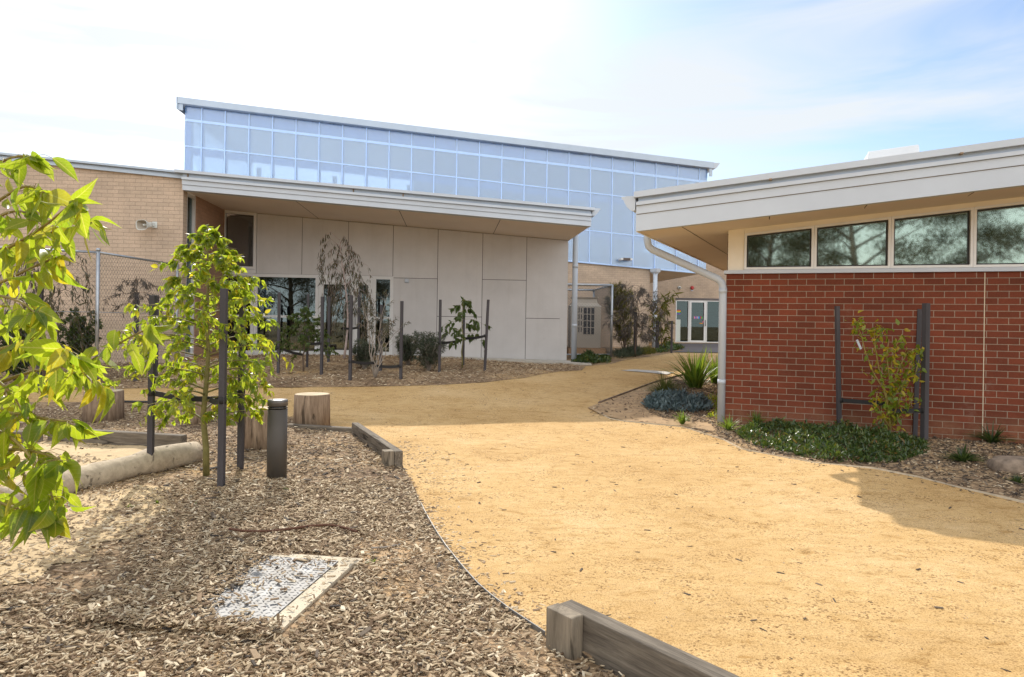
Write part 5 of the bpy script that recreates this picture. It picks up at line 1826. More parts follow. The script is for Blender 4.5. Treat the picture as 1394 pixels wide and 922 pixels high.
strip = [(x + .02, y) for x, y in ed] + [(x + 0.34, y + 0.02) for x, y in ed[::-1]]
chips("wood_chips", strip, path_z, 420, 2.2, 9, M['chip'], (0.045,), lambda x, y: math.exp(-edge_dist(ed + ed[::-1], x, y) / 0.09), lift=0.004, flat=0.1)
strip2 = [(x, y) for x, y in ed3] + [(x - 0.1, y - 0.4) for x, y in ed3[::-1]]
chips("bark_flakes", strip2, path_z, 380, 2.2, 14, M['chip_dark'], (0.05,), lambda x, y: math.exp(-edge_dist(ed3 + ed3[::-1], x, y) / 0.12), lift=0.004, flat=0.1)

# ------------------------------------------------------------------ plants
def leaf_template(sections, fold=0.22, droop=0.28):
    """sections: (t, half width); leaf along +Y, width X, up Z"""
    v, f = [], []
    for t, w in sections:
        z = -droop * t * t
        v += [(-w, t, z + fold * w), (0, t, z), (w, t, z + fold * w)]
    for i in range(len(sections) - 1):
        a = i * 3
        f += [(a, a + 1, a + 4, a + 3), (a + 1, a + 2, a + 5, a + 4)]
    return v, f
LEAF_BROAD = leaf_template([(0, .015), (.09, .13), (.24, .225), (.44, .245), (.64, .19), (.80, .10), (.91, .04), (1.0, .006)], 0.45, 0.42)
LEAF_MID = leaf_template([(0, .03), (.3, .27), (.65, .2), (1, .01)], 0.25, 0.25)
LEAF_LONG = leaf_template([(0, .02), (.3, .085), (.65, .075), (1, .005)], 0.2, 0.25)
LEAF_TINY = ([(-.12, 0.05, 0), (0, -0.02, 0), (.12, .05, 0), (.14, .55, .03), (0, 1, 0), (-.14, .55, .03)], [(0, 1, 2, 3), (0, 3, 4, 5)])
LEAF_SUCC = ([(-.08, 0, 0), (.08, 0, 0), (.10, .6, .03), (-.10, .6, .03), (.01, 1, .0), (-.01, 1, .0)], [(0, 1, 2, 3), (3, 2, 4, 5)])
LEAF_NEEDLE = ([(-.035, 0, 0), (.035, 0, 0), (.03, .6, .02), (-.03, .6, .02), (.004, 1, -.03), (-.004, 1, -.03)], [(0, 1, 2, 3), (3, 2, 4, 5)])

def leaves(name, tpl, pos, dirs, size, m, parent, roll=0.6, droop=0.0, smooth=True):
    pos = np.asarray(pos, dtype=float)
    k = len(pos)
    Yv = np.asarray(dirs, dtype=float)
    Yv = norm(Yv + np.array([0, 0, -droop]))
    up = np.tile([[0, 0, 1.0]], (k, 1)) + RNG.normal(0, roll, (k, 3))
    X = norm(np.cross(Yv, up))
    Z = np.cross(X, Yv)
    L = (size[0] + (size[1] - size[0]) * RNG.beta(1.5, 1.7, k))[:, None]
    V, Fq = scatter(tpl[0], tpl[1], pos, X * L * RNG.uniform(0.72, 1.15, (k, 1)), Yv * L, Z * L * RNG.uniform(-0.5, 2.2, (k, 1)))
    return fast_mesh(name, V, Fq, m, parent, smooth, None, np.tile(np.asarray(tpl[0], dtype=float), (k, 1)))

def bez(p, n=8):
    out = []
    for i in range(n + 1):
        t = i / n
        out.append((1 - t) ** 2 * p[0] + 2 * t * (1 - t) * p[1] + t * t * p[2])
    return out

def rvec(s=1.0):
    return Vector((random.gauss(0, s), random.gauss(0, s), random.gauss(0, s)))

def grow(base, height, width, nb, twigs, lpt, prof, t0=0.15, up=0.5, curve=-0.2, lean=(0, 0), wob=0.02, tr=0.02, stems=1, spread=0.0, twl=0.45):
    """returns (mesh builder of wood, leaf positions, leaf directions)"""
    wood = MB()
    LP, LD = [], []
    for sN in range(stems):
        a0 = random.uniform(0, 6.28)
        sp = spread * (random.random() ** 0.5) if stems > 1 else 0
        hs = height * (1 if stems == 1 else random.uniform(0.6, 1.0))
        top = Vector((base.x + lean[0] + sp * math.cos(a0), base.y + lean[1] + sp * math.sin(a0), base.z + hs))
        tp = []
        for i in range(9):
            t = i / 8
            q = Vector(base).lerp(top, t)
            if stems > 1:
                q = Vector(base) + (top - Vector(base)) * t + Vector((0, 0, hs * 0.12 * math.sin(t * math.pi)))
            tp.append(q + Vector((random.gauss(0, wob), random.gauss(0, wob), 0)) * (1 if 0 < i else 0))
        wood.tube(tp, [tr * (1 - 0.85 * i / 8) + 0.0015 for i in range(9)], 7)
        for b in range(nb):
            t = t0 + (1 - t0) * (b + random.random()) / nb
            i = min(7, int(t * 8))
            p0 = tp[i].lerp(tp[i + 1], t * 8 - i)
            az = b * 2.399 + a0 + random.uniform(-.4, .4)
            ln = width / 2 * prof((t - t0) / (1 - t0)) * random.uniform(0.7, 1.1)
            d = Vector((math.cos(az), math.sin(az), up + random.uniform(-.15, .15)))
            p1 = p0 + d.normalized() * ln * 0.55
            p2 = p0 + Vector((math.cos(az), math.sin(az), 0)) * ln + Vector((0, 0, ln * (up + curve) + random.uniform(-.05, .05) * ln))
            bp = bez((p0, p1, p2), 7)
            r0 = max(0.002, tr * 0.38 * (1 - 0.7 * t))
            wood.tube(bp, [r0 * (1 - 0.8 * j / 7) + 0.0008 for j in range(8)], 5, 0, False)
            for w in range(twigs):
                u = 0.2 + 0.8 * (w + random.random()) / twigs
                j = min(6, int(u * 7))
                q0 = bp[j].lerp(bp[j + 1], u * 7 - j)
                bd = (bp[j + 1] - bp[j]).normalized()
                td = (bd + rvec(0.55) + Vector((0, 0, curve * 0.6))).normalized()
                tl = ln * twl * random.uniform(0.5, 1.0)
                q1 = q0 + td * tl * 0.5
                q2 = q0 + td * tl + Vector((0, 0, curve * tl * 0.5))
                tw = bez((q0, q1, q2), 4)
                wood.tube(tw, [0.0022, 0.0018, 0.0014, 0.0011, 0.0008], 4, 0, False)
                for c in range(lpt):
                    v_ = random.uniform(0.15, 1.0)
                    jj_ = min(3, int(v_ * 4))
                    LP.append(tw[jj_].lerp(tw[jj_ + 1], v_ * 4 - jj_))
                    LD.append((tw[jj_ + 1] - tw[jj_]).normalized() * 0.6 + rvec(0.6))
    return wood, LP, LD

def plant(name, label, cat, base, spec, tpl, size, lm, wm, droop=0.0, roll=0.6, group=None):
    base = Vector(base)
    t = thing(name, label, cat, base, group)
    wood, LP, LD = grow(base, **spec)
    obj("trunk" if spec.get('stems', 1) == 1 else "stems", wood, wm, t)
    leaves("foliage", tpl, LP, LD, size, lm, t, roll, droop)
    return t

def hpx(p, ytop):
    """height of a thing that stands at ground point p and reaches image row ytop"""
    px_ = HX + F0 * (p.x) / p.y
    hz = HY + 0.015 * (px_ - HX)
    return (hz - ytop) * p.y / F0 + 1.5 - p.z

def stake(px_, pbot, ptop, label, w=0.045, group="tree stakes", y=None, lean=(0, 0)):
    b = G(px_, pbot)
    if y:
        q = at(px_, pbot, y)
        b = Vector((q.x, y, gz(q.x, y)))
    h_ = hpx(b, ptop)
    mb = MB()
    a = random.uniform(-0.35, 0.35)
    P = []
    for z, k, lx, ly in ((-0.1, 1.0, 0, 0), (h_, 1.0, lean[0], lean[1])):
        for c in range(4):
            q = a + math.pi / 4 + c * math.pi / 2
            P.append((b.x + lx + math.cos(q) * w * .707 * k, b.y + ly + math.sin(q) * w * .707 * k, b.z + z))
    mb.hexa(P)
    tag(obj("tree_stake", mb, M['stake'], loc=b, bevel=0.003), label, "stake", group)
    return b

def strap(a, b, w, label, sag=0.02, group="black tree ties"):
    a, b = Vector(a), Vector(b)
    mb = MB()
    n = 6
    side = (b - a).cross(Vector((0, 0, 1))).normalized() * 0.004
    v, f = [], []
    for i in range(n + 1):
        t = i / n
        p = a.lerp(b, t) + Vector((0, 0, -sag * math.sin(math.pi * t)))
        for sd_ in (-1, 1):
            v += [p + side * sd_ + Vector((0, 0, -w / 2)), p + side * sd_ + Vector((0, 0, w / 2))]
    for i in range(n):
        k = i * 4
        f += [(k, k + 1, k + 5, k + 4), (k + 2, k + 6, k + 7, k + 3), (k, k + 4, k + 6, k + 2), (k + 1, k + 3, k + 7, k + 5)]
    f += [(0, 2, 3, 1), (n * 4, n * 4 + 1, n * 4 + 3, n * 4 + 2)]
    mb.add(v, f)
    # band around the stake end
    mb.lathe([(0.034, a.z - w * .6), (0.036, a.z), (0.034, a.z + w * .6)], 10, 0, a.x, a.y)
    return tag(obj("tree_tie", mb, M['strap'], loc=a), label, "tree tie", group)

# --- the staked bright green tree
tb = G(281, 653)
th = hpx(tb, 309)
def crown_prof(t):
    return (0.66 + 0.46 * min(1, t / 0.35)) * (1 - t) ** 0.72 * (0.65 + 0.6 * random.random()) + 0.08
t2 = plant("young_tree", "bright yellow green young tree between dark stakes behind the bollard", "tree", tb,
           dict(height=th, width=1.56, nb=54, twigs=7, lpt=9, prof=crown_prof, t0=0.22, up=0.46, curve=-0.34, lean=(-0.02, 0.0), wob=0.012, tr=0.03, twl=0.42),
           LEAF_BROAD, (0.048, 0.092), M["leaf_bright"], M["bark_green"], droop=0.7, roll=0.8)
k1 = stake(301, 668, 393, "thick dark stake in front of the bright green tree trunk", 0.052)
k2 = stake(204.5, 648, 402, "dark stake left of the bright green tree, beside the log end", 0.05)
k3 = stake(327, 643, 408, "dark stake between the bright green tree and the bollard", 0.048)
for k, nm_ in ((k1, "black tie from the thick front stake to the bright green tree"), (k2, "black tie from the left stake to the bright green tree"), (k3, "black tie from the right stake to the bright green tree")):
    strap((k.x, k.y, 0.78), (tb.x + 0.015, tb.y, 0.74), 0.05, nm_)

# --- near tree at the left edge: branches drawn where the photograph shows them
def near_tree():
    base = Vector((-2.35, 2.55, 0.0))
    t = thing("young_tree", "bright green tree with large drooping leaves at the left edge of the frame", "tree", base)
    wood = MB()
    trunk = [base + Vector((0, 0, -0.05)), base + Vector((.01, 0, .6)), base + Vector((.03, 0, 1.2)), base + Vector((0.02, .02, 1.8)), base + Vector((.05, 0, 2.35))]
    wood.tube(trunk, [.032, .028, .022, .015, .006], 10)
    B = [  # (pixel polyline, depth start, depth end)
        ([(-120, 250), (-40, 240), (15, 215), (50, 214)], 2.5, 2.35),
        ([(-120, 330), (-30, 290), (30, 255), (60, 262)], 2.55, 2.3),
        ([(-140, 420), (-30, 360), (20, 333), (60, 308), (100, 275)], 2.55, 2.2),
        ([(-140, 420), (-20, 350), (45, 324), (90, 312), (125, 303)], 2.55, 2.45),
        ([(-140, 440), (-40, 400), (0, 385), (40, 366), (75, 350)], 2.5, 2.3),
        ([(-150, 560), (-30, 490), (20, 470), (60, 466), (95, 480)], 2.55, 2.15),
        ([(-150, 600), (-20, 545), (60, 517), (100, 503), (140, 482), (172, 462), (205, 446)], 2.6, 2.45),
        ([(-150, 600), (-20, 530), (50, 505), (100, 500), (130, 525)], 2.6, 2.2),
        ([(-140, 600), (-30, 568), (20, 563), (60, 570), (105, 575)], 2.5, 2.3),
        ([(-130, 640), (-30, 620), (20, 612), (60, 618), (85, 628)], 2.5, 2.2),
        ([(-140, 690), (-40, 676), (10, 688), (40, 700)], 2.45, 2.2),
        ([(-130, 660), (-40, 640), (10, 632), (45, 660), (65, 690)], 2.45, 2.25),
        ([(-130, 470), (-50, 440), (0, 430), (40, 440)], 2.5, 2.4),
        ([(-140, 430), (-30, 404), (20, 408), (50, 428)], 2.5, 2.2),
        ([(-140, 380), (-40, 320), (10, 290), (40, 290)], 2.5, 2.3),
        ([(-140, 560), (-40, 575), (20, 600), (60, 650), (72, 680)], 2.4, 2.2),
        ([(-120, 520), (-40, 500), (10, 530), (30, 560)], 2.5, 2.35),
    ]
    LP, LD = [], []
    tw = MB()
    for bi, (pts_, d0, d1) in enumerate(B + B):
        P = []
        n = len(pts_)
        for i, (x, y) in enumerate(pts_):
            P.append(at(x, y, d0 + (d1 - d0) * i / (n - 1)))
        if bi >= len(B):      # the side of the crown outside the frame
            P = [Vector((2 * base.x - q.x, base.y + (q.x - base.x) * (0.5 if bi % 2 else -0.45), q.z + 0.06)) for q in P]
        # join to the trunk
        zt_ = max(0.55, min(2.2, P[0].z - 0.18))
        tp = Vector((base.x + 0.02, base.y, zt_))
        P = [tp] + P
        sm = []
        for i in range(len(P) - 1):
            p0, p1, p2, p3 = P[max(i - 1, 0)], P[i], P[i + 1], P[min(i + 2, len(P) - 1)]
            for k in range(5):
                u = k / 5
                sm.append(0.5 * ((2 * p1) + (p2 - p0) * u + (2 * p0 - 5 * p1 + 4 * p2 - p3) * u * u + (3 * p1 - p0 - 3 * p2 + p3) * u ** 3))
        sm.append(P[-1])
        m_ = len(sm)
        wood.tube(sm, [0.0085 * (1 - 0.85 * i / m_) + 0.0012 for i in range(m_)], 6)
        # leaves on petioles
        start = int(m_ * 0.30)
        for i in range(start, m_ - 1):
            for c in range(random.choice((1, 2, 3))):
                p = sm[i].lerp(sm[i + 1], random.random())
                out = rvec(1.0)
                out.z = abs(out.z) * 0.4 - 0.2
                out = (out.normalized() + (sm[i + 1] - sm[i]).normalized() * 0.5).normalized()
                pl_ = random.uniform(0.02, 0.075)
                e = p + out * pl_ + Vector((0, 0, -0.25 * pl_))
                wood.tube([p, p + out * pl_ * 0.6, e], [0.0013, 0.0011, 0.0009], 4, 0, False)
                LP.append(e)
                LD.append(out * 0.5 + Vector((0, 0, -0.75)) + rvec(0.3))
        # terminal cluster
        for c in range(5):
            LP.append(sm[-1] + rvec(0.008))
            LD.append((sm[-1] - sm[-3]).normalized() * 0.8 + rvec(0.45) + Vector((0, 0, -0.3)))
    obj("trunk", wood, M['twig_green'], t)
    leaves("foliage", LEAF_BROAD, LP, LD, (0.036, 0.122), M['leaf_bright'], t, 1.1, 0.15)
near_tree()

# --- garden in front of the panel wall
g1 = "young trees in the bed before the panel wall"
b = G(413, 509)
plant("young_tree", "small rounded green tree before the left glazing of the panel wall", "tree", b,
      dict(height=hpx(b, 420), width=1.15, nb=34, twigs=5, lpt=13, prof=lambda t: (1 - t) ** 0.6 + .1, t0=0.3, up=0.4, curve=-0.3, wob=0.01, tr=0.018),
      LEAF_MID, (0.05, 0.085), M['leaf_mid'], M['bark_brown'], droop=0.6)
b = G(468, 491)
hW = hpx(b, 326)
w_t = thing("weeping_tree", "tall weeping gum with hanging grey green leaves before the glass doors", "tree", b)
wood = MB()
top = Vector((b.x - 0.05, b.y, b.z + hW))
tp = [b.lerp(top, i / 8) + Vector((0.10 * math.sin(i * 0.55), 0, 0)) for i in range(9)]
wood.tube(tp, [0.028 * (1 - 0.85 * i / 8) + .003 for i in range(9)], 8)
LP, LD = [], []
for k in range(34):
    t = 0.38 + 0.62 * (k + random.random()) / 34
    i = min(7, int(t * 8))
    p0 = tp[i].lerp(tp[i + 1], t * 8 - i)
    az = k * 2.4
    rr = random.uniform(0.25, 0.62)
    dx = Vector((math.cos(az), math.sin(az), 0))
    dn = random.uniform(0.5, 1.25) * (0.5 + t * 0.6)
    bp = [p0, p0 + dx * rr * 0.5 + Vector((0, 0, 0.18)), p0 + dx * rr + Vector((0, 0, 0.02)), p0 + dx * rr * 1.12 + Vector((0, 0, -dn * .5)), p0 + dx * rr * 1.1 + Vector((0, 0, -dn))]
    if bp[-1].z < b.z + 0.25:
        bp[-1].z = b.z + 0.25
    wood.tube(bp, [.007, .006, .004, .0025, .001], 5, 0, False)
    for c in range(40):
        u = random.uniform(0.25, 1) * 4
        j = min(3, int(u))
        LP.append(bp[j].lerp(bp[j + 1], u - j) + rvec(0.025))
        LD.append(Vector((0, 0, -1)) + rvec(0.3))
obj("trunk", wood, M['bark_pale'], w_t)
leaves("foliage", LEAF_LONG, LP, LD, (0.09, 0.17), M['leaf_gum'], w_t, 1.0)
b = G(510, 518)
tt = thing("twiggy_shrub", "sparse shrub with bare pale stems beside the glass doors", "shrub", b)
wood, LP, LD = grow(b, height=hpx(b, 398), width=0.5, nb=6, twigs=3, lpt=5, prof=lambda t: 1 - .4 * t, t0=0.35, up=0.9, curve=-0.1, wob=0.03, tr=0.009, stems=9, spread=0.62, lean=(0.14, 0))
obj("stems", wood, M['twig_grey'], tt)
leaves("foliage", LEAF_LONG, [p for p in LP if p.z > b.z + 0.85], [d for p, d in zip(LP, LD) if p.z > b.z + 0.85], (0.06, 0.11), M['leaf_gum'], tt, 0.8, 0.3)
b = G(629, 504)
plant("young_tree", "slim young tree with broad leaves between three stakes before the panels", "tree", b,
      dict(height=hpx(b, 405), width=0.95, nb=13, twigs=4, lpt=10, prof=lambda t: 1.0 if t < .5 else .55, t0=0.42, up=0.3, curve=-0.5, wob=0.012, tr=0.016),
      LEAF_BROAD, (0.08, 0.13), M['leaf_mid'], M['bark_green'], droop=0.9)
def bush(pxb, pyb, ytop, wpx, label, lm, tpl=LEAF_LONG, size=(0.05, 0.09), stems=26, nb=7, name="shrub", tw=3, lpt=9, cat="shrub", droop=0.0, up=0.8, wm=None, y=None):
    b = G(pxb, pyb)
    wd_ = wpx * b.y / F0
    h_ = max(0.12, hpx(b, ytop))
    return plant(name, label, cat, b, dict(height=h_ / 1.06, width=wd_ * 0.42, nb=nb, twigs=tw, lpt=lpt, prof=lambda t: 1 - .55 * t, t0=0.12, up=up, curve=-0.05, wob=0.012, tr=0.006, stems=stems, spread=wd_ * 0.42, twl=0.6),
                 tpl, size, lm, wm or M['twig_grey'], droop=droop, roll=0.9)
bush(583, 508, 449, 62, "grey green rounded bush left of the slim staked tree", M['leaf_grey'], stems=34, size=(0.045, 0.08))
bush(556, 500, 455, 44, "grey green bush behind the sparse twiggy shrub", M['leaf_grey'], stems=24)
bush(497, 505, 462, 50, "low dark bush at the foot of the twiggy shrub", M['leaf_grey'], stems=20)
# stakes there
rows = [(378.5, 512, 398, "leftmost stake of the small rounded tree before the glazing"),
        (418, 503, 400, "stake standing behind the small rounded green tree"),
        (437.5, 513, 404, "stake right of the small rounded green tree"),
        (447, 496, 404, "thin stake left of the weeping gum trunk"),
        (487.5, 494, 398, "stake behind the weeping gum in front of the doors"),
        (476.5, 521, 402, "front stake between the weeping gum and the twiggy shrub"),
        (518, 508, 415, "stake hidden behind the stems of the twiggy shrub"),
        (545.5, 519, 410, "front stake right of the twiggy shrub"),
        (598, 510, 408, "stake left of the slim young tree before the panels"),
        (630.5, 500, 413, "stake right behind the trunk of the slim young tree"),
        (659.5, 508, 408, "rightmost stake of the slim young tree, leaning slightly")]
kb_ = {}
for x, yb, yt, lab in rows:
    kb_[x] = stake(x, yb, yt, lab, 0.052, lean=((0.06, 0) if x == 659.5 else (0, 0)))
def tie(x0, y0, x1, y1, lab, d0, d1):
    strap(at(x0, y0, d0), at(x1, y1, d1), 0.055, lab)
tie(378.5, 473, 412, 483, "black tie from the leftmost stake to the rounded tree", kb_[378.5].y, G(413, 509).y)
tie(437.5, 467, 414, 467, "black tie from the right stake to the rounded tree", kb_[437.5].y, G(413, 509).y)
tie(476.5, 492, 511, 494, "low black tie from the left stake to the twiggy shrub", kb_[476.5].y, G(510, 518).y)
tie(545.5, 498.5, 511, 498, "low black tie from the right stake to the twiggy shrub", kb_[545.5].y, G(510, 518).y)
tie(598, 467, 629, 463, "black tie from the left stake to the slim young tree", kb_[598].y, G(629, 504).y)
tie(660.5, 457.5, 630, 461, "black tie from the right stake to the slim young tree", kb_[659.5].y, G(629, 504).y)
tie(487.5, 446, 466, 447, "black tie from the back stake to the weeping gum", kb_[487.5].y, G(468, 491).y)

# --- behind the left fence
b = G(58, 528)
w2 = thing("weeping_tree", "weeping gum with yellowing hanging leaves behind the chain link fence", "tree", b)
wood = MB()
hW = hpx(b, 345)
tp = [b + Vector((0.04 * math.sin(i), 0, hW * i / 8)) for i in range(9)]
wood.tube(tp, [0.03 * (1 - 0.85 * i / 8) + .003 for i in range(9)], 8)
LP, LD = [], []
for k in range(26):
    t = 0.5 + 0.5 * (k + random.random()) / 26
    i = min(7, int(t * 8))
    p0 = tp[i].lerp(tp[i + 1], t * 8 - i)
    az = k * 2.4
    rr = random.uniform(0.2, 0.75)
    dx = Vector((math.cos(az), math.sin(az), 0))
    dn = random.uniform(0.5, 1.2)
    bp = [p0, p0 + dx * rr * 0.5 + Vector((0, 0, 0.15)), p0 + dx * rr, p0 + dx * rr * 1.12 + Vector((0, 0, -dn * .5)), p0 + dx * rr * 1.1 + Vector((0, 0, -dn))]
    wood.tube(bp, [.007, .006, .004, .0025, .001], 5, 0, False)
    for c in range(34):
        u = random.uniform(0.25, 1) * 4
        j = min(3, int(u))
        LP.append(bp[j].lerp(bp[j + 1], u - j) + rvec(0.03))
        LD.append(Vector((0, 0, -1)) + rvec(0.3))
obj("trunk", wood, M['bark_brown'], w2)
leaves("foliage", LEAF_LONG, LP, LD, (0.09, 0.16), M['leaf_gum'], w2, 1.0)
stake(53, 530, 392, "dark stake at the weeping tree behind the chain link fence", 0.07)
bush(108, 522, 418, 60, "dark green shrub behind the chain link fence post", M['leaf_mid'], LEAF_MID, (0.04, 0.07), stems=34, wm=M['bark_brown'])
bush(22, 524, 430, 60, "dark green shrub at the far left behind the fence", M['leaf_mid'], LEAF_MID, (0.04, 0.07), stems=30, wm=M['bark_brown'])
b = G(186, 520)
plant("young_tree", "small dark feathery tree behind the fence by the tan brick wall", "tree", b,
      dict(height=hpx(b, 376), width=1.0, nb=12, twigs=5, lpt=16, prof=lambda t: 1.0, t0=0.72, up=0.2, curve=-0.4, wob=0.015, tr=0.018),
      LEAF_LONG, (0.05, 0.1), M['leaf_purple'], M['bark_brown'], droop=0.4)
stake(184.5, 522, 398, "dark stake at the small feathery tree by the brick wall", 0.06)
stake(210, 520, 402, "broad dark stake left of the brick wall corner behind the bright tree", 0.09)

# --- by the cage and far doors
b = at(850, 470, c1.y + 1.6)
b.z = gz(b.x, b.y)
plant("conifer_shrub", "tall feathery olive green shrub right of the wire cage", "shrub", b,
      dict(height=hpx(b, 366), width=0.8, nb=11, twigs=5, lpt=20, prof=lambda t: (1 - t) ** 0.5 + .15, t0=0.05, up=1.1, curve=0.0, lean=(-0.25, 0), wob=0.03, tr=0.015, stems=6, spread=0.38),
      LEAF_NEEDLE, (0.12, 0.2), M['leaf_conifer'], M['bark_brown'])
b = G(865, 487)
plant("feathery_tree", "dark purple grey feathery tree before the tan brick of the hall", "tree", b,
      dict(height=hpx(b, 388), width=1.55, nb=26, twigs=6, lpt=20, prof=lambda t: 0.75 + .4 * math.sin(t * 3.1), t0=0.25, up=0.4, curve=-0.45, lean=(0.1, 0), wob=0.03, tr=0.022),
      LEAF_NEEDLE, (0.13, 0.22), M['leaf_purple'], M['bark_brown'], droop=0.5)
stake(864.5, 486, 425, "dark stake in front of the purple feathery tree", 0.09)
b = G(901, 480)
plant("slender_tree", "slender light green young tree right of the hall downpipe", "tree", b,
      dict(height=hpx(b, 408), width=1.0, nb=14, twigs=3, lpt=7, prof=lambda t: 0.8, t0=0.2, up=0.9, curve=-0.3, wob=0.03, tr=0.02),
      LEAF_LONG, (0.22, 0.36), M['leaf_conifer'], M['bark_brown'], droop=0.2)
stake(894.5, 480, 437, "dark stake beside the slender tree at the hall downpipe", 0.12)
stake(914, 481, 437, "dark stake right of the slender tree near the far doors", 0.07)

def cover(name, poly, n, hgt, m, tpl, size, label, seed, bz=None, cat="ground cover", kind=None, step=1.0):
    """mound of ground cover over polygon, denser upright tips"""
    P = np.array(poly)
    x0, y0 = P.min(0)
    x1, y1 = P.max(0)
    LP, LD = [], []
    tries = 0
    while len(LP) < n and tries < n * 20:
        tries += 1
        x, y = random.uniform(x0, x1), random.uniform(y0, y1)
        if not inside(poly, x, y):
            continue
        gp = mnoise.noise(Vector((x * 3.1 * step, y * 3.1 * step, seed + 20)))
        if gp < -0.22 and random.random() < 0.75:
            continue
        e = min(1, edge_dist(poly, x, y) / (hgt * 1.3 + 0.05) * (0.7 + gp))
        e = max(0.0, e)
        hh = hgt * (0.25 + 0.75 * e) * max(0.25, 0.75 + 0.8 * mnoise.noise(Vector((x * 5 * step, y * 5 * step, seed))))
        LP.append(Vector((x, y, gz(x, y) + 0.01 + hh * random.random() ** 0.45)))
        LD.append(Vector((random.gauss(0, .6), random.gauss(0, .6), random.uniform(0.1, 1.0))))
    o = leaves(name, tpl, LP, LD, size, m, None, 0.8)
    if kind:
        tag(o, kind=kind)
    if label:
        tag(o, label, cat)
    return o
# red brick bed ground cover
gc = gx([(1000, 592), (1030, 582), (1100, 586), (1160, 590), (1230, 597), (1262, 608), (1262, 622), (1225, 634), (1180, 634), (1120, 630), (1060, 618), (1015, 606)])
cover("ground_cover", gc, 9000, 0.2, M['leaf_cover'], LEAF_TINY, (0.04, 0.08), "glossy dark green creeper mat below the red brick wall", 3.0)
def blades(name, px_, py_, n, length, spread, m, label, cat="plant", wdt=0.012, stiff=1.0):
    b = G(px_, py_)
    base = Vector((b.x, b.y, gz(b.x, b.y) + 0.015))
    V, Fc = [], []
    mb = MB()
    for i in range(n):
        az = random.uniform(0, 2 * math.pi)
        L = length * random.uniform(0.6, 1.05)
        lean = random.uniform(0.08, 1.0) ** 0.8 * spread
        p = base + Vector((math.cos(az), math.sin(az), 0)) * random.uniform(0, 0.12 * length)
        d = Vector((math.cos(az), math.sin(az), 0))
        side = Vector((-d.y, d.x, 0))
        seg = 6
        v = []
        for j in range(seg + 1):
            t = j / seg
            hor = L * lean * t * (0.55 + 0.45 * t)
            ver = L * (t * (1 - 0.25 * lean) - (1 - stiff * 0.5) * lean * t * t * 0.95)
            q = p + d * hor + Vector((0, 0, max(ver, 0.0 - t * 0.005)))
            w = wdt * (1 - t ** 2.2) * (0.6 + 0.4 * min(1, t * 4)) * 0.5 + 0.0006
            v += [q - side * w + Vector((0, 0, w * .5)), q, q + side * w + Vector((0, 0, w * .5))]
        f = []
        for j in range(seg):
            a = j * 3
            f += [(a, a + 1, a + 4, a + 3), (a + 1, a + 2, a + 5, a + 4)]
        mb.add(v, f, None, 0, True)
    return tag(obj(name, mb, m, loc=base), label, cat)
blades("strappy_plant", 947, 531, 110, 1.0, 0.95, M['blade'], "tall green strappy clump left of the red building downpipe", wdt=0.038, stiff=1.25)
blades("strappy_plant", 974, 524, 70, 0.9, 0.85, M['blade'], "strappy clump half hidden behind the red building downpipe", wdt=0.03, stiff=1.3)
blades("strappy_plant", 929, 579, 40, 0.26, 1.0, M['blade'], "small bright strappy tuft before the blue grey succulents", wdt=0.02)
blades("strappy_plant", 992, 589, 55, 0.30, 1.0, M['blade'], "bright strappy tuft at the foot of the downpipe corner", wdt=0.02)
blades("strappy_plant", 1030, 583, 50, 0.30, 0.9, M['blade'], "strappy tuft behind the left end of the creeper mat", wdt=0.02)
blades("strappy_plant", 1312, 634, 90, 0.28, 1.1, M['blade_dark'], "strappy clump in the mulch near the rock", wdt=0.02)
blades("strappy_plant", 1350, 606, 90, 0.34, 1.15, M['blade_dark'], "dark strappy clump against the red brick wall at right", wdt=0.02)
blades("strappy_plant", 905, 542, 420, 0.55, 1.1, M['blade_olive'], "fine grassy tuft left of the blue grey succulents", wdt=0.008)
blades("grass_tuft", 1385, 663, 60, 0.14, 1.0, M['blade_dark'], "low green grass in front of the rock at the right edge", wdt=0.012)
blades("grass_tuft", 388, 672, 26, 0.05, 1.1, M['blade'], "tiny green weed in the mulch by the bollard foot", wdt=0.010)
blades("grass_tuft", 508, 772, 22, 0.05, 1.1, M['blade'], "tiny green weed at the corner of the pit surround", wdt=0.010)
blades("grass_tuft", 176, 694, 16, 0.045, 1.1, M['blade'], "tiny green weed in the mulch in front of the log", wdt=0.010)
blades("grass_tuft", 214, 690, 18, 0.05, 1.1, M['blade'], "tiny green weed left of the thick stake foot", wdt=0.010)
blades("grass_tuft", 262, 692, 14, 0.05, 1.1, M['blade'], "tiny green weed below the thick stake", wdt=0.010)
bl_ = gx([(876, 552), (900, 546), (935, 545), (962, 552), (968, 562), (945, 566), (905, 564), (880, 561)])
cover("succulent_clump", bl_, 2400, 0.40, M['leaf_blue'], LEAF_SUCC, (0.07, 0.12), "blue grey succulent clump left of the white downpipe", 6.0, cat="plant")
cover("weeds", gx([(955, 545), (985, 540), (990, 575), (960, 572)]), 420, 0.22, M['leaf_lemon'], LEAF_TINY, (0.04, 0.08), "dry yellow green weeds at the foot of the white downpipe", 7.0, cat="weeds")
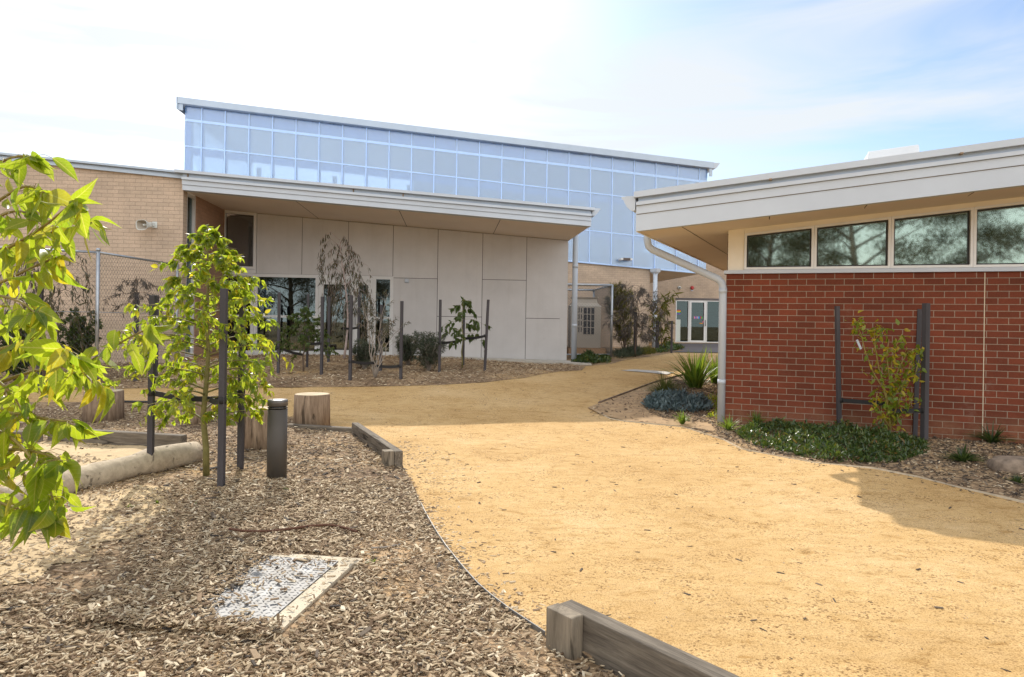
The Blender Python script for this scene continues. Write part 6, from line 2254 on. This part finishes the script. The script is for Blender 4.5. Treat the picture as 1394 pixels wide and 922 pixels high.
# covers near the cage
cover("ground_cover", gx([(779, 497), (800, 497.5), (831, 495.5), (829, 489), (800, 489), (781, 489)]), 3200, 0.36, M['leaf_cover'], LEAF_TINY, (0.06, 0.11), "dark green creeper before the wire cage", 8.0, step=.6)
cover("ground_cover", gx([(836, 491), (850, 490), (872, 486), (874, 481), (850, 482), (836, 484)]), 2200, 0.42, M['leaf_grey'], LEAF_NEEDLE, (0.13, 0.22), "grey green low shrubs at the foot of the purple tree", 9.0, step=.6)
cover("ground_cover", gx([(868, 486.5), (892, 483), (893, 479), (872, 480)]), 1500, 0.25, M['leaf_conifer'], LEAF_NEEDLE, (0.1, 0.18), "bright green low mat at the foot of the hall downpipe", 10.0, step=.6)
cover("ground_cover", gx([(895, 482.5), (914, 479.5), (932, 476.5), (915, 474), (897, 475)]), 1800, 0.42, M['leaf_cover'], LEAF_TINY, (0.09, 0.15), "dark creeper along the bed before the far doors", 11.0, step=.5)

# --- lemon tree by the red wall
b = G(1213, 603)
tt = thing("lemon_tree", "young lemon tree with yellowing leaves before the red brick wall", "tree", b)
wood = MB()
LP, LD = [], []
yb = b.y
lines = [[(1213, 604), (1210, 560), (1203, 530), (1190, 510), (1178, 480), (1172, 455), (1163, 436)],
         [(1212, 570), (1207, 540), (1196, 500), (1191, 470), (1190, 450), (1200, 447)],
         [(1212, 560), (1212, 520), (1214, 490), (1220, 470), (1228, 455)],
         [(1212, 565), (1216, 540), (1230, 520), (1240, 495), (1247, 480)],
         [(1212, 570), (1213, 540), (1210, 510), (1207, 485), (1210, 462)],
         [(1213, 580), (1225, 565), (1237, 553), (1244, 535)],
         [(1213, 585), (1200, 565), (1192, 550), (1194, 535)],
         [(1213, 575), (1224, 545), (1232, 515), (1246, 510), (1251, 490)],
         [(1212, 560), (1216, 525), (1224, 500), (1236, 480), (1249, 474)]]
for li_, ln in enumerate(lines):
    dv = random.uniform(-0.12, 0.12)
    pts = [at(x, y, yb + dv * i / len(ln)) for i, (x, y) in enumerate(ln)]
    wood.tube(pts, [0.011 * (1 - 0.85 * i / len(pts)) + .0015 for i in range(len(pts))], 6)
    for i in range(1, len(pts)):
        cnt = 17 if li_ >= 2 else (34 if i == len(pts) - 1 else 9)
        for c in range(cnt):
            LP.append(pts[i - 1].lerp(pts[i], random.random()) + rvec(0.05))
            LD.append(rvec(0.8) + Vector((0, 0, -0.1)))
obj("trunk", wood, M['twig_green'], tt)
leaves("foliage", LEAF_MID, LP, LD, (0.055, 0.10), M['leaf_lemon'], tt, 0.8, 0.25)
pt = at(1168, 468, yb - 0.02)
tagm = MB().bar(pt + Vector((-0.02, -0.01, 0.05)), pt + Vector((0.035, -0.01, -0.07)), 0.005, 0.028, up=Vector((0.9, 0, 0.4)))
obj("plant_tag", tagm, M['white'], tt)
ka = stake(1143, 592, 417, "dark stake left of the lemon tree at the red wall", 0.05, lean=(-0.06, 0))
kc = stake(1258, 604, 413, "thick dark front stake right of the lemon tree", 0.068)
kd = stake(1245, 596, 421, "dark stake behind the thick one right of the lemon tree", 0.055, lean=(0.04, 0))
strap(at(1144.5, 545, ka.y), at(1208, 550, b.y), 0.055, "black tie from the left stake to the lemon tree", 0.0)
strap(at(1258, 559, kc.y), at(1212, 560, b.y), 0.055, "black tie from the thick stake to the lemon tree", 0.0)

# ------------------------------------------------------------------ gum trees behind the viewer (seen in the window reflections)
def gum(base, hgt, wdt, label):
    t = thing("gum_tree", label, "tree", base, "tall gum trees reflected in the windows")
    wood = MB()
    base = Vector(base)
    LP, LD = [], []
    top = base + Vector((random.uniform(-1, 1), random.uniform(-1, 1), hgt * 0.75))
    wood.tube([base, base.lerp(top, .4) + rvec(.2), top], [0.28, 0.2, 0.06], 8)
    for k in range(15):
        u = 0.3 + 0.7 * k / 15
        p0 = base.lerp(top, u)
        az = k * 2.4
        ln = wdt * 0.5 * random.uniform(.6, 1.1)
        p2 = p0 + Vector((math.cos(az) * ln, math.sin(az) * ln, ln * random.uniform(.1, .7)))
        p1 = p0.lerp(p2, .5) + Vector((0, 0, .4))
        wood.tube(bez((p0, p1, p2), 5), [.09, .07, .05, .04, .03, .015], 6, 0, False)
        for q in range(3):
            c = p2 + rvec(0.75)
            for m_ in range(620):
                g_ = rvec(0.5)
                LP.append(c + Vector((g_.x, g_.y, g_.z * 0.6)))
                LD.append(rvec(0.6) + Vector((0, 0, -.5)))
    obj("trunk", wood, M['bark_brown'], t)
    leaves("crown", LEAF_TINY, LP, LD, (0.10, 0.2), M['leaf_gum'], t, 0.9)
    return t
gum((-1.0, -17, 0), 10.5, 7.5, "tall gum tree standing behind the viewer at left of the path")
gum((6.5, -21, 0), 11, 8, "tall gum tree standing behind the viewer at right of the path")
gum((-8.5, -24, 0), 12, 8, "tall gum tree standing far behind the viewer")
gum((-16, -14, 0), 9, 8, "broad gum tree behind the viewer facing the panel wall")
gum((-23, -19, 0), 11, 8, "tall gum tree behind the viewer facing the glass doors")
gum((-12, -27, 0), 11, 8, "leaning gum tree behind the viewer between the others")
